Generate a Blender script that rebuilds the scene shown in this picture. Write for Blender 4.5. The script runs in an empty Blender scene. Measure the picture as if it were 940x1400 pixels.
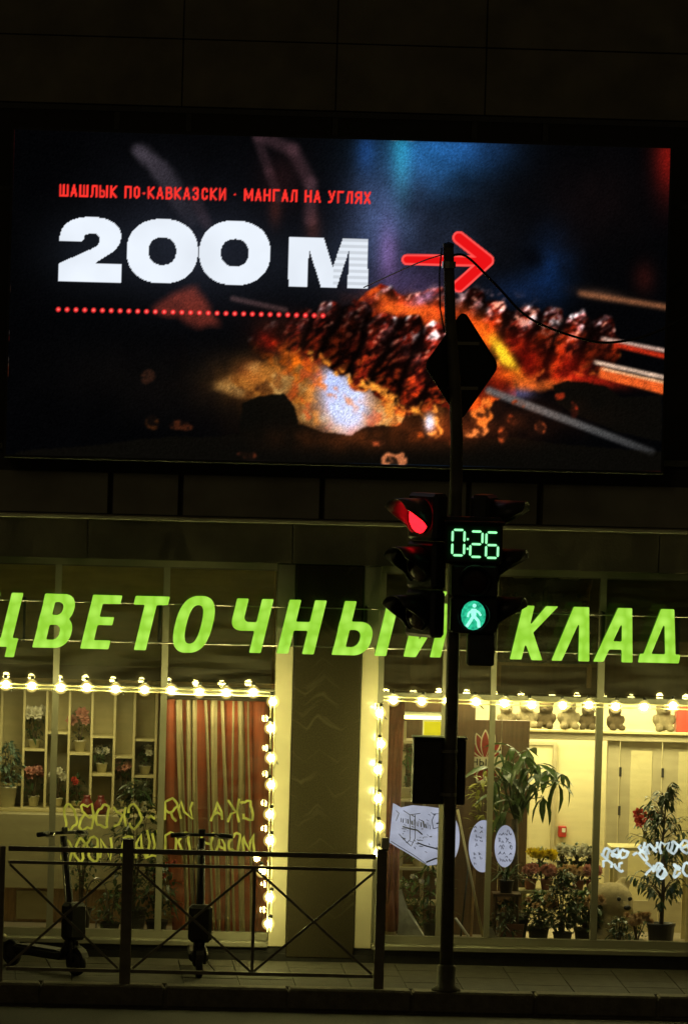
import bpy, bmesh, math, random
import numpy as np
from mathutils import Vector, Matrix
SC = bpy.context.scene
COL = SC.collection
R = math.radians
random.seed(7)

# ------------------------------------------------------------------ camera
F, CX, CY, ROLL = 9000.0, 470.0, 700.0, .028           # focal length and centre in pixels of the 940 x 1400 picture
YAW, PITCH, DIST = math.atan(470/F), math.atan(350/F), 60.8
CM = Matrix.Rotation(-YAW, 3, 'Z') @ Matrix.Rotation(math.pi/2-PITCH, 3, 'X') @ Matrix.Rotation(ROLL, 3, 'Z')
def ray(px, py): return CM @ Vector(((px-CX)/F, -(py-CY)/F, -1))
_d = ray(620, 1317)
CAM = Vector((0, -DIST, -_d.z/_d.y*DIST))               # so that the pavement meets the shop at z = 0
cam = bpy.data.cameras.new('camera'); co = bpy.data.objects.new('camera', cam); COL.objects.link(co)
cam.sensor_fit = 'VERTICAL'; cam.sensor_height = 36; cam.lens = 36*F/1400; cam.clip_start = 1; cam.clip_end = 600
co.location = CAM; co.rotation_euler = CM.to_euler(); SC.camera = co
def at(px, py, Y=0.0):
    d = ray(px, py); return CAM + d*((Y-CAM.y)/d.y)
def ground(px, py, z=0.0):
    d = ray(px, py); return CAM + d*((z-CAM.z)/d.z)
def proj(p):
    c = CM.transposed() @ (Vector(p)-CAM); return CX+F*c.x/-c.z, CY-F*c.y/-c.z
M_PX = DIST/F                                           # metres per picture pixel at the shop front

# ------------------------------------------------------------------ night sky, faint street light, exposure
w = bpy.data.worlds.new('World'); SC.world = w; w.use_nodes = True
wn = w.node_tree.nodes; wl = w.node_tree.links; wn.clear()
sky = wn.new('ShaderNodeTexSky'); sky.sky_type = 'NISHITA'; sky.sun_disc = False
sky.sun_elevation = R(-6); sky.sun_rotation = R(200)
glow = wn.new('ShaderNodeMix'); glow.data_type = 'RGBA'; glow.blend_type = 'ADD'; glow.inputs[0].default_value = 1
glow.inputs[7].default_value = (.34, .26, .11, 1)       # town glow on low cloud
bg = wn.new('ShaderNodeBackground'); bg.inputs[1].default_value = .05
wo = wn.new('ShaderNodeOutputWorld')
wl.new(sky.outputs[0], glow.inputs[6]); wl.new(glow.outputs[2], bg.inputs[0]); wl.new(bg.outputs[0], wo.inputs[0])
sl = bpy.data.lights.new('street_light', 'SUN'); sl.energy = .034; sl.angle = R(12); sl.color = (1, .78, .45)
so = bpy.data.objects.new('street_light', sl); COL.objects.link(so); so.rotation_euler = (R(68), 0, R(-20))
SC.view_settings.view_transform = 'Standard'; SC.view_settings.look = 'None'
SC.view_settings.exposure = 0; SC.view_settings.gamma = 1; SC.view_settings.use_curve_mapping = False
SC.render.engine = 'CYCLES'
SC.cycles.use_denoising = True; SC.cycles.max_bounces = 8; SC.cycles.transparent_max_bounces = 16
SC.cycles.diffuse_bounces = 3; SC.cycles.glossy_bounces = 3; SC.cycles.sample_clamp_indirect = 4; SC.cycles.caustics_reflective = False; SC.cycles.caustics_refractive = False

# ------------------------------------------------------------------ helpers
class MB:
    def __init__(s): s.v = []; s.f = []; s.mi = []
    def add(s, vs, fs, mi=0):
        o = len(s.v); s.v += [tuple(v) for v in vs]; s.f += [tuple(i+o for i in f) for f in fs]; s.mi += [mi]*len(fs); return s
    def box(s, a, b, mi=0, bev=0):
        x0, x1 = sorted((a[0], b[0])); y0, y1 = sorted((a[1], b[1])); z0, z1 = sorted((a[2], b[2]))
        if bev > 0:                                      # chamfered vertical/horizontal front edges
            bm = bmesh.new(); bmesh.ops.create_cube(bm, size=1)
            for v in bm.verts: v.co = Vector(((v.co.x+.5)*(x1-x0)+x0, (v.co.y+.5)*(y1-y0)+y0, (v.co.z+.5)*(z1-z0)+z0))
            bmesh.ops.bevel(bm, geom=bm.edges[:], offset=min(bev, .45*min(x1-x0, y1-y0, z1-z0)), segments=1, affect='EDGES')
            bm.verts.index_update(); r = s.add([v.co for v in bm.verts], [[v.index for v in f.verts] for f in bm.faces], mi); bm.free(); return r
        return s.add([(x0,y0,z0),(x1,y0,z0),(x1,y1,z0),(x0,y1,z0),(x0,y0,z1),(x1,y0,z1),(x1,y1,z1),(x0,y1,z1)],
                     [(3,2,1,0),(4,5,6,7),(0,1,5,4),(1,2,6,5),(2,3,7,6),(3,0,4,7)], mi)
    def tube(s, pts, r, n=8, mi=0, caps=True):
        pts = [Vector(p) for p in pts]; rs = r if isinstance(r, (list, tuple)) else [r]*len(pts)
        vs = []; prev = None
        for i, p in enumerate(pts):
            t = (pts[min(i+1, len(pts)-1)]-pts[max(i-1, 0)]).normalized()
            ref = Vector((0,0,1)) if abs(t.z) < .9 else Vector((0,1,0))
            if prev is None: a = t.cross(ref).normalized()
            else: a = (prev - t*prev.dot(t)).normalized()
            prev = a; b = t.cross(a)
            vs += [p + (a*math.cos(2*math.pi*k/n)+b*math.sin(2*math.pi*k/n))*rs[i] for k in range(n)]
        fs = [(i*n+k, i*n+(k+1) % n, (i+1)*n+(k+1) % n, (i+1)*n+k) for i in range(len(pts)-1) for k in range(n)]
        if caps: fs += [tuple(range(n-1, -1, -1)), tuple((len(pts)-1)*n+k for k in range(n))]
        return s.add(vs, fs, mi)
    def bar(s, a, b, wx, wy, mi=0):                      # rectangular bar between two points, wy along the world Y axis
        a, b = Vector(a), Vector(b); t = (b-a).normalized(); y = Vector((0,1,0)); n = t.cross(y).normalized()
        vs = [p+n*sx*wx/2+y*sy*wy/2 for p in (a, b) for sx, sy in ((-1,-1),(1,-1),(1,1),(-1,1))]
        return s.add(vs, [(3,2,1,0),(4,5,6,7),(0,1,5,4),(1,2,6,5),(2,3,7,6),(3,0,4,7)], mi)
    def lathe(s, prof, c=(0,0,0), n=16, mi=0, M=None):
        c = Vector(c); vs = []
        for r, z in prof:
            for k in range(n):
                p = Vector((r*math.cos(2*math.pi*k/n), r*math.sin(2*math.pi*k/n), z))
                vs.append(c + (M @ p if M else p))
        fs = [(i*n+k, i*n+(k+1) % n, (i+1)*n+(k+1) % n, (i+1)*n+k) for i in range(len(prof)-1) for k in range(n)]
        return s.add(vs, fs, mi)
    def sphere(s, c, r, n=12, m=8, sc=(1,1,1), mi=0, M=None):
        prof = [(max(1e-4, math.sin(math.pi*i/m)), -math.cos(math.pi*i/m)) for i in range(m+1)]
        S = Matrix.Diagonal((r*sc[0], r*sc[1], r*sc[2])); S = M @ S if M else S
        return s.lathe(prof, c, n, mi, S)
    def prism(s, poly, y0, y1, mi=0):                    # polygon in x, z swept along y
        n = len(poly); vs = [(p[0], y0, p[1]) for p in poly]+[(p[0], y1, p[1]) for p in poly]
        return s.add(vs, [tuple(range(n)), tuple(range(2*n-1, n-1, -1))]+[(i, i+n, (i+1) % n+n, (i+1) % n) for i in range(n)], mi)
    def leaf(s, p, d, up, l, wd, droop=.3, mi=0, fold=.25):
        p, d, up = Vector(p), Vector(d).normalized(), Vector(up); sd = d.cross(up)
        if sd.length < 1e-3: sd = d.cross(Vector((1,.2,.1)))
        sd.normalize(); nn = sd.cross(d)
        pts = []
        for t, ww in ((0,.06),(.3,.85),(.6,.9),(.85,.45),(1,.0)):
            c = p + d*l*t - Vector((0,0,1))*droop*l*t*t
            pts.append((c-sd*wd*ww/2+nn*fold*wd*ww*.5, c, c+sd*wd*ww/2+nn*fold*wd*ww*.5))
        vs = [q for tr in pts for q in tr]
        fs = []
        for i in range(4):
            fs += [(i*3, i*3+1, i*3+4, i*3+3), (i*3+1, i*3+2, i*3+5, i*3+4)]
        return s.add(vs, fs, mi)
    def build(s, name, mat, parent=None, smooth=False, bevel=0):
        me = bpy.data.meshes.new(name); o = Vector((0,0,0))
        if parent is not None: o = org(parent)
        me.from_pydata([Vector(v)-o for v in s.v], [], s.f)
        for m in (mat if isinstance(mat, (list, tuple)) else [mat]): me.materials.append(m)
        me.polygons.foreach_set('material_index', s.mi)
        if smooth: me.polygons.foreach_set('use_smooth', [True]*len(me.polygons))
        me.update(); return link(name, me, parent)
def org(o):
    v = Vector((0,0,0))
    while o is not None: v += o.location; o = o.parent
    return v
def link(name, me, parent=None):
    ob = bpy.data.objects.new(name, me); COL.objects.link(ob)
    if parent is not None: ob.parent = parent
    return ob
def tag(o, label, cat, group=None, kind=None):
    o['label'] = label; o['category'] = cat
    if group: o['group'] = group
    if kind: o['kind'] = kind
    return o
def thing(name, loc, label, cat, group=None):
    o = bpy.data.objects.new(name, None); COL.objects.link(o); o.location = loc; o.empty_display_size = .1
    return tag(o, label, cat, group)
def struct(o): o['kind'] = 'structure'; return o
def copy_tree(o, parent=None):
    c = o.copy(); COL.objects.link(c); c.parent = parent
    for ch in list(o.children): copy_tree(ch, c)
    return c

# ------------------------------------------------------------------ materials
def mat(name, col, rough=.6, metal=0, var=.15, scale=8, bump=.0, bscale=60, spec=.5, coat=0, col2=None, stretch=None, dirt=0, transl=0, sheen=0):
    m = bpy.data.materials.new(name); m.use_nodes = True; n = m.node_tree.nodes; l = m.node_tree.links
    b = n['Principled BSDF']; b.inputs['Roughness'].default_value = rough; b.inputs['Metallic'].default_value = metal
    b.inputs['Specular IOR Level'].default_value = spec; b.inputs['Coat Weight'].default_value = coat; b.inputs['Coat Roughness'].default_value = .06
    if sheen: b.inputs['Sheen Weight'].default_value = sheen
    tc = n.new('ShaderNodeTexCoord'); mp = n.new('ShaderNodeMapping'); l.new(tc.outputs['Object'], mp.inputs[0])
    if stretch: mp.inputs['Scale'].default_value = stretch
    tx = n.new('ShaderNodeTexNoise'); tx.inputs['Scale'].default_value = scale; tx.inputs['Detail'].default_value = 6; l.new(mp.outputs[0], tx.inputs[0])
    rp = n.new('ShaderNodeValToRGB'); rp.color_ramp.elements[0].position = .3; rp.color_ramp.elements[1].position = .7
    c2 = col2 or tuple(min(1, c*(1+var)) for c in col); c1 = col if col2 else tuple(c*(1-var) for c in col)
    rp.color_ramp.elements[0].color = (*c1, 1); rp.color_ramp.elements[1].color = (*c2, 1)
    l.new(tx.outputs[0], rp.inputs[0]); out = rp.outputs[0]
    if dirt:
        t2 = n.new('ShaderNodeTexNoise'); t2.inputs['Scale'].default_value = 1.7; t2.inputs['Detail'].default_value = 8; l.new(mp.outputs[0], t2.inputs[0])
        r2 = n.new('ShaderNodeMapRange'); r2.inputs[1].default_value = .45; r2.inputs[2].default_value = .75; r2.inputs[4].default_value = dirt; l.new(t2.outputs[0], r2.inputs[0])
        mx = n.new('ShaderNodeMix'); mx.data_type = 'RGBA'; l.new(r2.outputs[0], mx.inputs[0]); l.new(out, mx.inputs[6]); mx.inputs[7].default_value = (.05, .042, .03, 1); out = mx.outputs[2]
    l.new(out, b.inputs['Base Color'])
    if bump:
        t3 = n.new('ShaderNodeTexNoise'); t3.inputs['Scale'].default_value = bscale; t3.inputs['Detail'].default_value = 4; l.new(mp.outputs[0], t3.inputs[0])
        bp = n.new('ShaderNodeBump'); bp.inputs[0].default_value = bump; bp.inputs[1].default_value = .02; l.new(t3.outputs[0], bp.inputs['Height']); l.new(bp.outputs[0], b.inputs['Normal'])
    if transl:
        tr = n.new('ShaderNodeBsdfTranslucent'); l.new(out, tr.inputs[0]); ms = n.new('ShaderNodeMixShader'); ms.inputs[0].default_value = transl
        l.new(b.outputs[0], ms.inputs[1]); l.new(tr.outputs[0], ms.inputs[2]); l.new(ms.outputs[0], n['Material Output'].inputs[0])
    return m
def emit(name, col, k, var=0, scale=6, col2=None, sample=True):
    m = bpy.data.materials.new(name); m.use_nodes = True; n = m.node_tree.nodes; l = m.node_tree.links; n.clear()
    e = n.new('ShaderNodeEmission'); e.inputs[1].default_value = k; o = n.new('ShaderNodeOutputMaterial'); l.new(e.outputs[0], o.inputs[0])
    tc = n.new('ShaderNodeTexCoord'); tx = n.new('ShaderNodeTexNoise'); tx.inputs['Scale'].default_value = scale; tx.inputs['Detail'].default_value = 2; l.new(tc.outputs['Object'], tx.inputs[0])
    rp = n.new('ShaderNodeValToRGB'); rp.color_ramp.elements[0].position = .32; rp.color_ramp.elements[1].position = .68
    rp.color_ramp.elements[0].color = (*[c*(1-var) for c in col], 1); rp.color_ramp.elements[1].color = (*(col2 or col), 1)
    l.new(tx.outputs[0], rp.inputs[0]); l.new(rp.outputs[0], e.inputs[0])
    if not sample: m.cycles.emission_sampling = 'NONE'
    return m
def glassmat(name, tint=(1, 1, 1), ior=1.5, wave=.0, wscale=1.5, film=.03):
    m = bpy.data.materials.new(name); m.use_nodes = True; n = m.node_tree.nodes; l = m.node_tree.links; n.clear()
    o = n.new('ShaderNodeOutputMaterial'); mx = n.new('ShaderNodeMixShader'); fr = n.new('ShaderNodeFresnel'); fr.inputs[0].default_value = ior
    t = n.new('ShaderNodeBsdfTransparent'); t.inputs[0].default_value = (*tint, 1); g = n.new('ShaderNodeBsdfGlossy'); g.inputs['Roughness'].default_value = .0
    d_ = n.new('ShaderNodeBsdfDiffuse'); d_.inputs[0].default_value = (.75, .72, .62, 1); m2 = n.new('ShaderNodeMixShader')
    tc2 = n.new('ShaderNodeTexCoord'); mp2 = n.new('ShaderNodeMapping'); mp2.inputs['Rotation'].default_value = (0, R(35), 0); mp2.inputs['Scale'].default_value = (1.2, 1, 9); tx2 = n.new('ShaderNodeTexNoise'); tx2.inputs['Scale'].default_value = 1.6; tx2.inputs['Detail'].default_value = 6
    mr2 = n.new('ShaderNodeMapRange'); mr2.inputs[1].default_value = .38; mr2.inputs[2].default_value = .8; mr2.inputs[3].default_value = film*.25; mr2.inputs[4].default_value = film*2.2
    l.new(tc2.outputs['Object'], mp2.inputs[0]); l.new(mp2.outputs[0], tx2.inputs[0]); l.new(tx2.outputs[0], mr2.inputs[0]); l.new(mr2.outputs[0], m2.inputs[0]); l.new(t.outputs[0], m2.inputs[1]); l.new(d_.outputs[0], m2.inputs[2])
    l.new(fr.outputs[0], mx.inputs[0]); l.new(m2.outputs[0], mx.inputs[1]); l.new(g.outputs[0], mx.inputs[2]); l.new(mx.outputs[0], o.inputs[0])
    tc = n.new('ShaderNodeTexCoord'); tx = n.new('ShaderNodeTexNoise'); tx.inputs['Scale'].default_value = wscale; tx.inputs['Detail'].default_value = 1
    l.new(tc.outputs['Object'], tx.inputs[0]); bp = n.new('ShaderNodeBump'); bp.inputs[0].default_value = 1; bp.inputs[1].default_value = wave
    l.new(tx.outputs[0], bp.inputs['Height']); l.new(bp.outputs[0], g.inputs['Normal']); return m
MT = dict(
    panel=mat('cladding', (.17, .155, .11), .55, var=.2, scale=3, dirt=.5, bump=.1, bscale=90),
    panel_b=mat('cladding_lower', (.3, .29, .22), .5, var=.15, scale=2.5, dirt=.45, bump=.1, bscale=90),
    fascia=mat('fascia', (.16, .145, .11), .6, var=.2, scale=4, dirt=.5, bump=.15),
    dark=mat('dark_metal', (.035, .034, .03), .5, var=.3, scale=12),
    black=mat('black_plastic', (.012, .012, .012), .55, var=.3, scale=20),
    frame=mat('window_frame', (.3, .29, .22), .35, var=.08, scale=5, dirt=.25),
    frame_in=mat('inner_frame', (.5, .44, .28), .45, var=.08, scale=5),
    cream=mat('cream_panel', (.78, .72, .5), .22, var=.07, scale=2.5, dirt=.18, coat=.6),
    granite=mat('granite', (.03, .026, .016), .13, col2=(.07, .06, .036), scale=130, dirt=.2, spec=.6),
    wall_l=mat('shelf_wall', (.62, .55, .3), .7, var=.08), wall_r=mat('plaster', (.76, .69, .42), .8, var=.05, scale=3, bump=.05),
    counter=mat('counter', (.44, .4, .22), .5, var=.05), brown=mat('brown_board', (.14, .085, .045), .5, var=.2, scale=5, stretch=(6, 6, .6)),
    floor=mat('floor_tile', (.35, .3, .22), .3, var=.15), wood=mat('wood', (.35, .22, .1), .5, var=.25, scale=6, stretch=(8, 8, 1)),
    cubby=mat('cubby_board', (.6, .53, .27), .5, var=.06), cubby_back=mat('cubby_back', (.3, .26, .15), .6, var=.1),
    asphalt=mat('asphalt', (.045, .042, .036), .75, var=.35, scale=40, bump=.5, bscale=120), paving=mat('paving', (.05, .045, .033), .8, var=.3, scale=9, bump=.4, bscale=90, dirt=.4),
    kerb=mat('kerb_stone', (.14, .126, .09), .8, var=.25, scale=14, bump=.5, bscale=60, dirt=.45),
    rail=mat('railing_paint', (.16, .145, .1), .45, var=.25, scale=9, dirt=.4), pole=mat('pole_paint', (.09, .082, .055), .6, var=.35, scale=7, dirt=.5, bump=.2),
    red=mat('red_fabric', (.4, .09, .03), .7, var=.2, scale=3, stretch=(12, 12, .5), transl=.25), strip=mat('cream_fabric', (.48, .4, .22), .7, var=.15, scale=3, stretch=(12, 12, .5), transl=.25),
    pot_white=mat('white_pot', (.7, .66, .5), .35, var=.06), pot_dark=mat('dark_pot', (.025, .022, .02), .4), pot_pink=mat('pink_pot', (.5, .2, .15), .5), pot_red=mat('red_pot', (.16, .02, .02), .3),
    leaf=mat('leaf', (.035, .075, .015), .35, col2=(.09, .16, .04), scale=7, transl=.2), leaf_d=mat('leaf_dark', (.02, .045, .012), .35, col2=(.05, .1, .025), scale=7, transl=.15),
    leaf_y=mat('leaf_yellow', (.22, .25, .03), .45, col2=(.4, .38, .07), scale=9, transl=.3), leaf_b=mat('leaf_blue', (.1, .17, .13), .5, col2=(.2, .28, .2), scale=9, transl=.2),
    stem=mat('bark', (.1, .07, .035), .8, var=.3, scale=12, bump=.5), fl_w=mat('white_petal', (.78, .75, .6), .6, var=.1, transl=.25), fl_p=mat('pink_petal', (.6, .28, .22), .6, var=.25, scale=18, transl=.2),
    fl_y=mat('yellow_petal', (.8, .62, .02), .6, var=.15, transl=.2), fl_r=mat('red_petal', (.5, .06, .04), .5, var=.2), fl_b=mat('peach_petal', (.62, .42, .22), .6, var=.25, scale=20, transl=.2),
    soil=mat('soil', (.04, .03, .02), .9), bear=mat('bear_plush', (.6, .47, .2), .95, var=.15, scale=25, bump=1, bscale=160, sheen=.5),
    plush_d=mat('brown_plush', (.1, .07, .03), .95, var=.2, scale=20, bump=1, bscale=120), plush_l=mat('pale_plush', (.27, .22, .12), .95, var=.2, scale=20, bump=1, bscale=120),
    metal=mat('steel', (.4, .39, .36), .3, metal=1, var=.1), white=mat('white_paint', (.75, .74, .68), .5, var=.05), redplastic=mat('red_plastic', (.45, .04, .03), .4),
    wrap=mat('cellophane', (.5, .52, .42), .2, var=.3, scale=6, bump=.8, bscale=12), tube_w=mat('cable_jacket', (.55, .5, .3), .4),
    glass=glassmat('shop_glass', (.97, .97, .95), 1.5, .00012, 2.2), glass_d=glassmat('upper_glass', (.8, .8, .72), 1.5, .0001, 2, .05), glass_bulb=glassmat('bulb_glass', (1, .97, .85), 1.35),
    night_glass=mat('night_glass', (.008, .008, .009), .06, var=.2),
)

# ------------------------------------------------------------------ ground
def gx(px, py=1340): return ground(px, py).x
struct(MB().add([(-120, -140, -.2), (130, -140, -.2), (130, 60, -.2), (-120, 60, -.2)], [(0,1,2,3)]).build('ground', MT['asphalt']))
struct(MB().add([(-90, -30, -.196), (100, -30, -.196), (100, -2.46, -.196), (-90, -2.46, -.196)], [(0,1,2,3)]).build('road', MT['asphalt']))
pv = struct(MB().box((-40, -2.2, -.2), (50, .3, -.012)).build('pavement', MT['paving']))
random.seed(3)
slab = MB().box((0, 0, -.03), (.494, .494, 0), bev=.006).build('paving_slab', MT['paving'], pv)   # paving slabs in view
first = True
for j in range(4):
    for i in range(17):
        o = slab if first else slab.copy()
        if not first: COL.objects.link(o)
        first = False
        o.location = (-.75+i*.5, -2.19+j*.5, random.uniform(-.003, .002)); o.parent = pv
kb = struct(MB().box((-40, -2.44, -.2), (50, -2.215, -.03)).build('kerb', MT['kerb']))
xs = gx(656, 1360)-1.0*5
for i in range(10):
    st = MB(); a = xs+i*1.1; st.box((a+.006, -2.46, -.19), (a+1.094, -2.2, .004), bev=.018)
    o = st.build('kerb_stone', MT['kerb'], kb); o.location.z = random.uniform(-.004, .004); o.location.y = random.uniform(-.006, .006)

# ------------------------------------------------------------------ the building
bd = thing('shop_building', (3.2, 0, 0), 'dark panelled building with a lit flower shop on its ground floor', 'building')
BX0, BX1 = -1.5, 8.0
def fx(px, py=1000, Y=0): return at(px, py, Y).x
def fz(px, py, Y=0): return at(px, py, Y).z
# upper cladding
zt0 = fz(466, 152); zj = fz(466, 60)
for (a, b) in ((-200, 250), (250, 460), (460, 664), (664, 1100)):
    xa, xb = fx(a, 90), fx(b, 90)
    MB().box((xa+.004, -.02+.012*((a//7) % 2), zj+.004), (xb-.004, .1, zj+2.2), bev=.006).build('cladding_panel', MT['panel'], bd)
    MB().box((xa+.004, -.015+.01*((a//5) % 2), zt0), (xb-.004, .1, zj-.004), bev=.006).build('cladding_panel', MT['panel'], bd)
MB().box((BX0, .101, 3.6), (BX1, .4, 10.4)).build('backing_wall', MT['fascia'], bd)
# ribbon window behind the screen
zr0, zr1 = fz(466, 626), zt0-.01
rb = MB(); rb.box((BX0, -.03, zr1-.05), (BX1, .09, zr1)); rb.box((BX0, -.03, zr0), (BX1, .09, zr0+.06))
for p in (-40, 160, 258, 458, 648, 745, 960): x = fx(p, 165); rb.box((x-.025, -.02, zr0+.06), (x+.025, .09, zr1-.05))
zb = fz(925, 283); rb.box((BX0, -.015, zb-.02), (BX1, .085, zb+.02))
rw = rb.build('ribbon_window', MT['dark'], bd)
for a, b in zip((-40, 160, 258, 458, 648, 745), (160, 258, 458, 648, 745, 960)):
    MB().box((fx(a, 165)+.026, .05, zr0+.061), (fx(b, 165)-.026, .06, zr1-.051)).build('pane', MT['night_glass'], rw)
# row of pale panels under the screen, ledge, fascia
z0, z1 = fz(300, 706), fz(300, 650)
for (a, b) in ((-150, 148), (154, 244), (250, 437), (443, 637), (643, 734), (741, 960), (966, 1100)):
    MB().box((fx(a, 680)+.004, -.03, z0), (fx(b, 680)-.004, .1, z1), bev=.005).build('cladding_panel', MT['panel_b'], bd)
MB().box((BX0, .03, z1-.02), (BX1, .1, zr0-.003)).build('shadow_strip', MT['dark'], bd)  # dark strip stands in for the shadow under the screen
MB().box((BX0, -.14, z0-.05), (BX1, .1, z0-.006), bev=.01).build('ledge', MT['panel_b'], bd)
zh = fz(300, 768)
for (a, b) in ((-150, 120), (120, 400), (400, 640), (640, 900), (900, 1100)):
    MB().box((fx(a, 740)+.003, -.04, zh), (fx(b, 740)-.003, .1, z0-.053), bev=.004).build('fascia_panel', MT['fascia'], bd)
gn = MT['granite'].node_tree; gb = gn.nodes['Principled BSDF']; gsrc = gb.inputs['Base Color'].links[0].from_socket
gt = gn.nodes.new('ShaderNodeTexCoord'); gsep = gn.nodes.new('ShaderNodeSeparateXYZ'); gab = gn.nodes.new('ShaderNodeMath'); gab.operation = 'PINGPONG'; gab.inputs[1].default_value = .17
gml = gn.nodes.new('ShaderNodeMath'); gml.operation = 'MULTIPLY_ADD'; gml.inputs[1].default_value = .75; gcb = gn.nodes.new('ShaderNodeCombineXYZ'); gno = gn.nodes.new('ShaderNodeTexNoise'); gno.inputs['Scale'].default_value = 1; gno.inputs['Detail'].default_value = 3
gn.links.new(gt.outputs['Object'], gsep.inputs[0]); gn2 = gn.nodes.new('ShaderNodeTexNoise'); gn2.inputs['Scale'].default_value = 2.6; gn.links.new(gt.outputs['Object'], gn2.inputs[0]); gad = gn.nodes.new('ShaderNodeMath'); gad.operation = 'MULTIPLY_ADD'; gad.inputs[1].default_value = .35; gn.links.new(gn2.outputs[0], gad.inputs[0]); gn.links.new(gsep.outputs[0], gad.inputs[2]); gn.links.new(gad.outputs[0], gab.inputs[0]); gn.links.new(gab.outputs[0], gml.inputs[0]); gn.links.new(gsep.outputs[2], gml.inputs[2])
gsc = gn.nodes.new('ShaderNodeMath'); gsc.operation = 'MULTIPLY'; gsc.inputs[1].default_value = 16; gn.links.new(gml.outputs[0], gsc.inputs[0]); gs2 = gn.nodes.new('ShaderNodeMath'); gs2.operation = 'MULTIPLY'; gs2.inputs[1].default_value = 2.2; gn.links.new(gsep.outputs[0], gs2.inputs[0])
gn.links.new(gs2.outputs[0], gcb.inputs[0]); gn.links.new(gsc.outputs[0], gcb.inputs[2]); gn.links.new(gcb.outputs[0], gno.inputs[0])
grg = gn.nodes.new('ShaderNodeMapRange'); grg.inputs[1].default_value = .58; grg.inputs[2].default_value = .78; grg.inputs[4].default_value = .34; gn.links.new(gno.outputs[0], grg.inputs[0])
gmx = gn.nodes.new('ShaderNodeMix'); gmx.data_type = 'RGBA'; gmx.inputs[7].default_value = (.17, .15, .095, 1); gn.links.new(grg.outputs[0], gmx.inputs[0]); gn.links.new(gsrc, gmx.inputs[6]); gn.links.new(gmx.outputs[2], gb.inputs['Base Color'])
# pilasters and granite pillar
zs = .0
xa, xb = (fx(398, 780)+fx(397, 1290))/2, (fx(488, 960)+fx(488, 1290))/2
MB().box((xa, -.03, .02), (xb, .3, zh-.003), bev=.012).build('granite_pillar', MT['granite'], bd)
xl = (fx(374, 800)+fx(372, 1280))/2; xr = (fx(515, 800)+fx(512, 1280))/2
zp = fz(385, 882)
for x0_, x1_ in ((xl, xa-.003), (xb+.003, xr)):
    MB().box((x0_, -.02, .12), (x1_, .3, zp-.004), bev=.006).build('pilaster', MT['cream'], bd)
    MB().box((x0_, -.018, zp), (x1_, .3, zh-.003), bev=.006).build('pilaster_top', MT['frame'], bd)
# plinth and sill
MB().box((BX0, -.02, -.05), (BX1, .3, .055)).build('plinth', MT['dark'], bd)
for x0_, x1_ in ((BX0, xl-.002), (xr+.002, BX1)):
    MB().box((x0_, -.06, .11), (x1_, .3, .16), bev=.008).build('sill', MT['frame'], bd)
MB().box((BX0, -.005, .056), (BX1, .3, .109)).build('sill_base', MT['dark'], bd)

# glazed bays: frame = part, panes = sub-parts
GY = .16
ztr = fz(200, 944)
def bay(xm, x0, x1, label):
    f = MB(); zb_, zt_ = .162, zh-.004
    f.box((x0, GY-.06, zt_-.06), (x1, GY+.04, zt_))
    f.box((x0, GY-.06, zb_), (x1, GY+.04, zb_+.07))
    f.box((x0, GY-.05, ztr-.03), (x1, GY+.035, ztr+.03))
    for x, wd in xm: f.box((x-wd/2, GY-.062, zb_+.072), (x+wd/2, GY+.038, zt_-.062))
    fo = f.build('window', MT['frame'], bd)
    ex = [x0]+[x for x, _ in xm]+[x1]
    for a, b in zip(ex[:-1], ex[1:]):
        if b-a < .06: continue
        MB().box((a+.022, GY, zb_+.071), (b-.022, GY+.006, ztr-.031)).build('pane', MT['glass'], fo)
        MB().box((a+.022, GY, ztr+.031), (b-.022, GY+.006, zt_-.061)).build('pane', MT['glass_d'], fo)
    return fo
def vx(p1, y1, p2, y2): return (fx(p1, y1, GY)+fx(p2, y2, GY))/2
ml = [vx(78, 780, 70, 1280), vx(226, 780, 218, 1270)]
mr = [vx(671, 940, 666, 1290), vx(821, 780, 813, 1290)]
bay([(ml[0]-1.02, .06), (ml[0], .06), (ml[1], .06)], BX0, xl-.003, '')
bay([(xr+.03, .055), (fx(606, 1000, GY), .05), (mr[0], .05), (mr[1], .062), (mr[1]+1.03, .06)], xr+.003, BX1, '')

# shop interior shell
IF = .1
MB().box((BX0, .31, IF-.1), (BX1, 4.2, IF)).build('shop_floor', MT['floor'], bd)
MB().box((BX0, .5, 3.62), (BX1, 4.2, 3.7)).build('shop_ceiling', MT['wall_r'], bd)
MB().box((BX0, 2.5, IF+.001), (xa+.1, 2.6, 3.61)).build('back_wall', MT['wall_l'], bd)
MB().box((xa+.1, .31, IF+.001), (xb-.1, 3.5, 3.61)).build('dividing_wall', MT['wall_l'], bd)
MB().box((xb-.099, 3.5, IF+.001), (BX1, 3.6, 3.61)).build('back_wall', MT['wall_r'], bd)
MB().box((BX0-.1, .1, IF), (BX0-.002, 4.2, 3.7)).build('side_wall', MT['wall_l'], bd)
MB().box((BX1+.002, .1, IF), (BX1+.1, 4.2, 3.7)).build('side_wall', MT['wall_r'], bd)
MB().box((BX0, .45, ztr+.02), (xa+.099, 2.49, ztr+.06)).build('added_ceiling', MT['wood'], bd)  # added so that the upper left panes stay dark
MB().box((xb-.098, 1.33, ztr+.14), (BX1, 3.49, ztr+.18)).build('added_ceiling', MT['brown'], bd)  # added to keep the lit room out of the upper right panes
MB().box((xb-.098, 1.25, ztr-.05), (BX1, 1.329, ztr+.5)).build('added_blocker', MT['brown'], bd)  # added to block the bright strip above the transom

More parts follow.
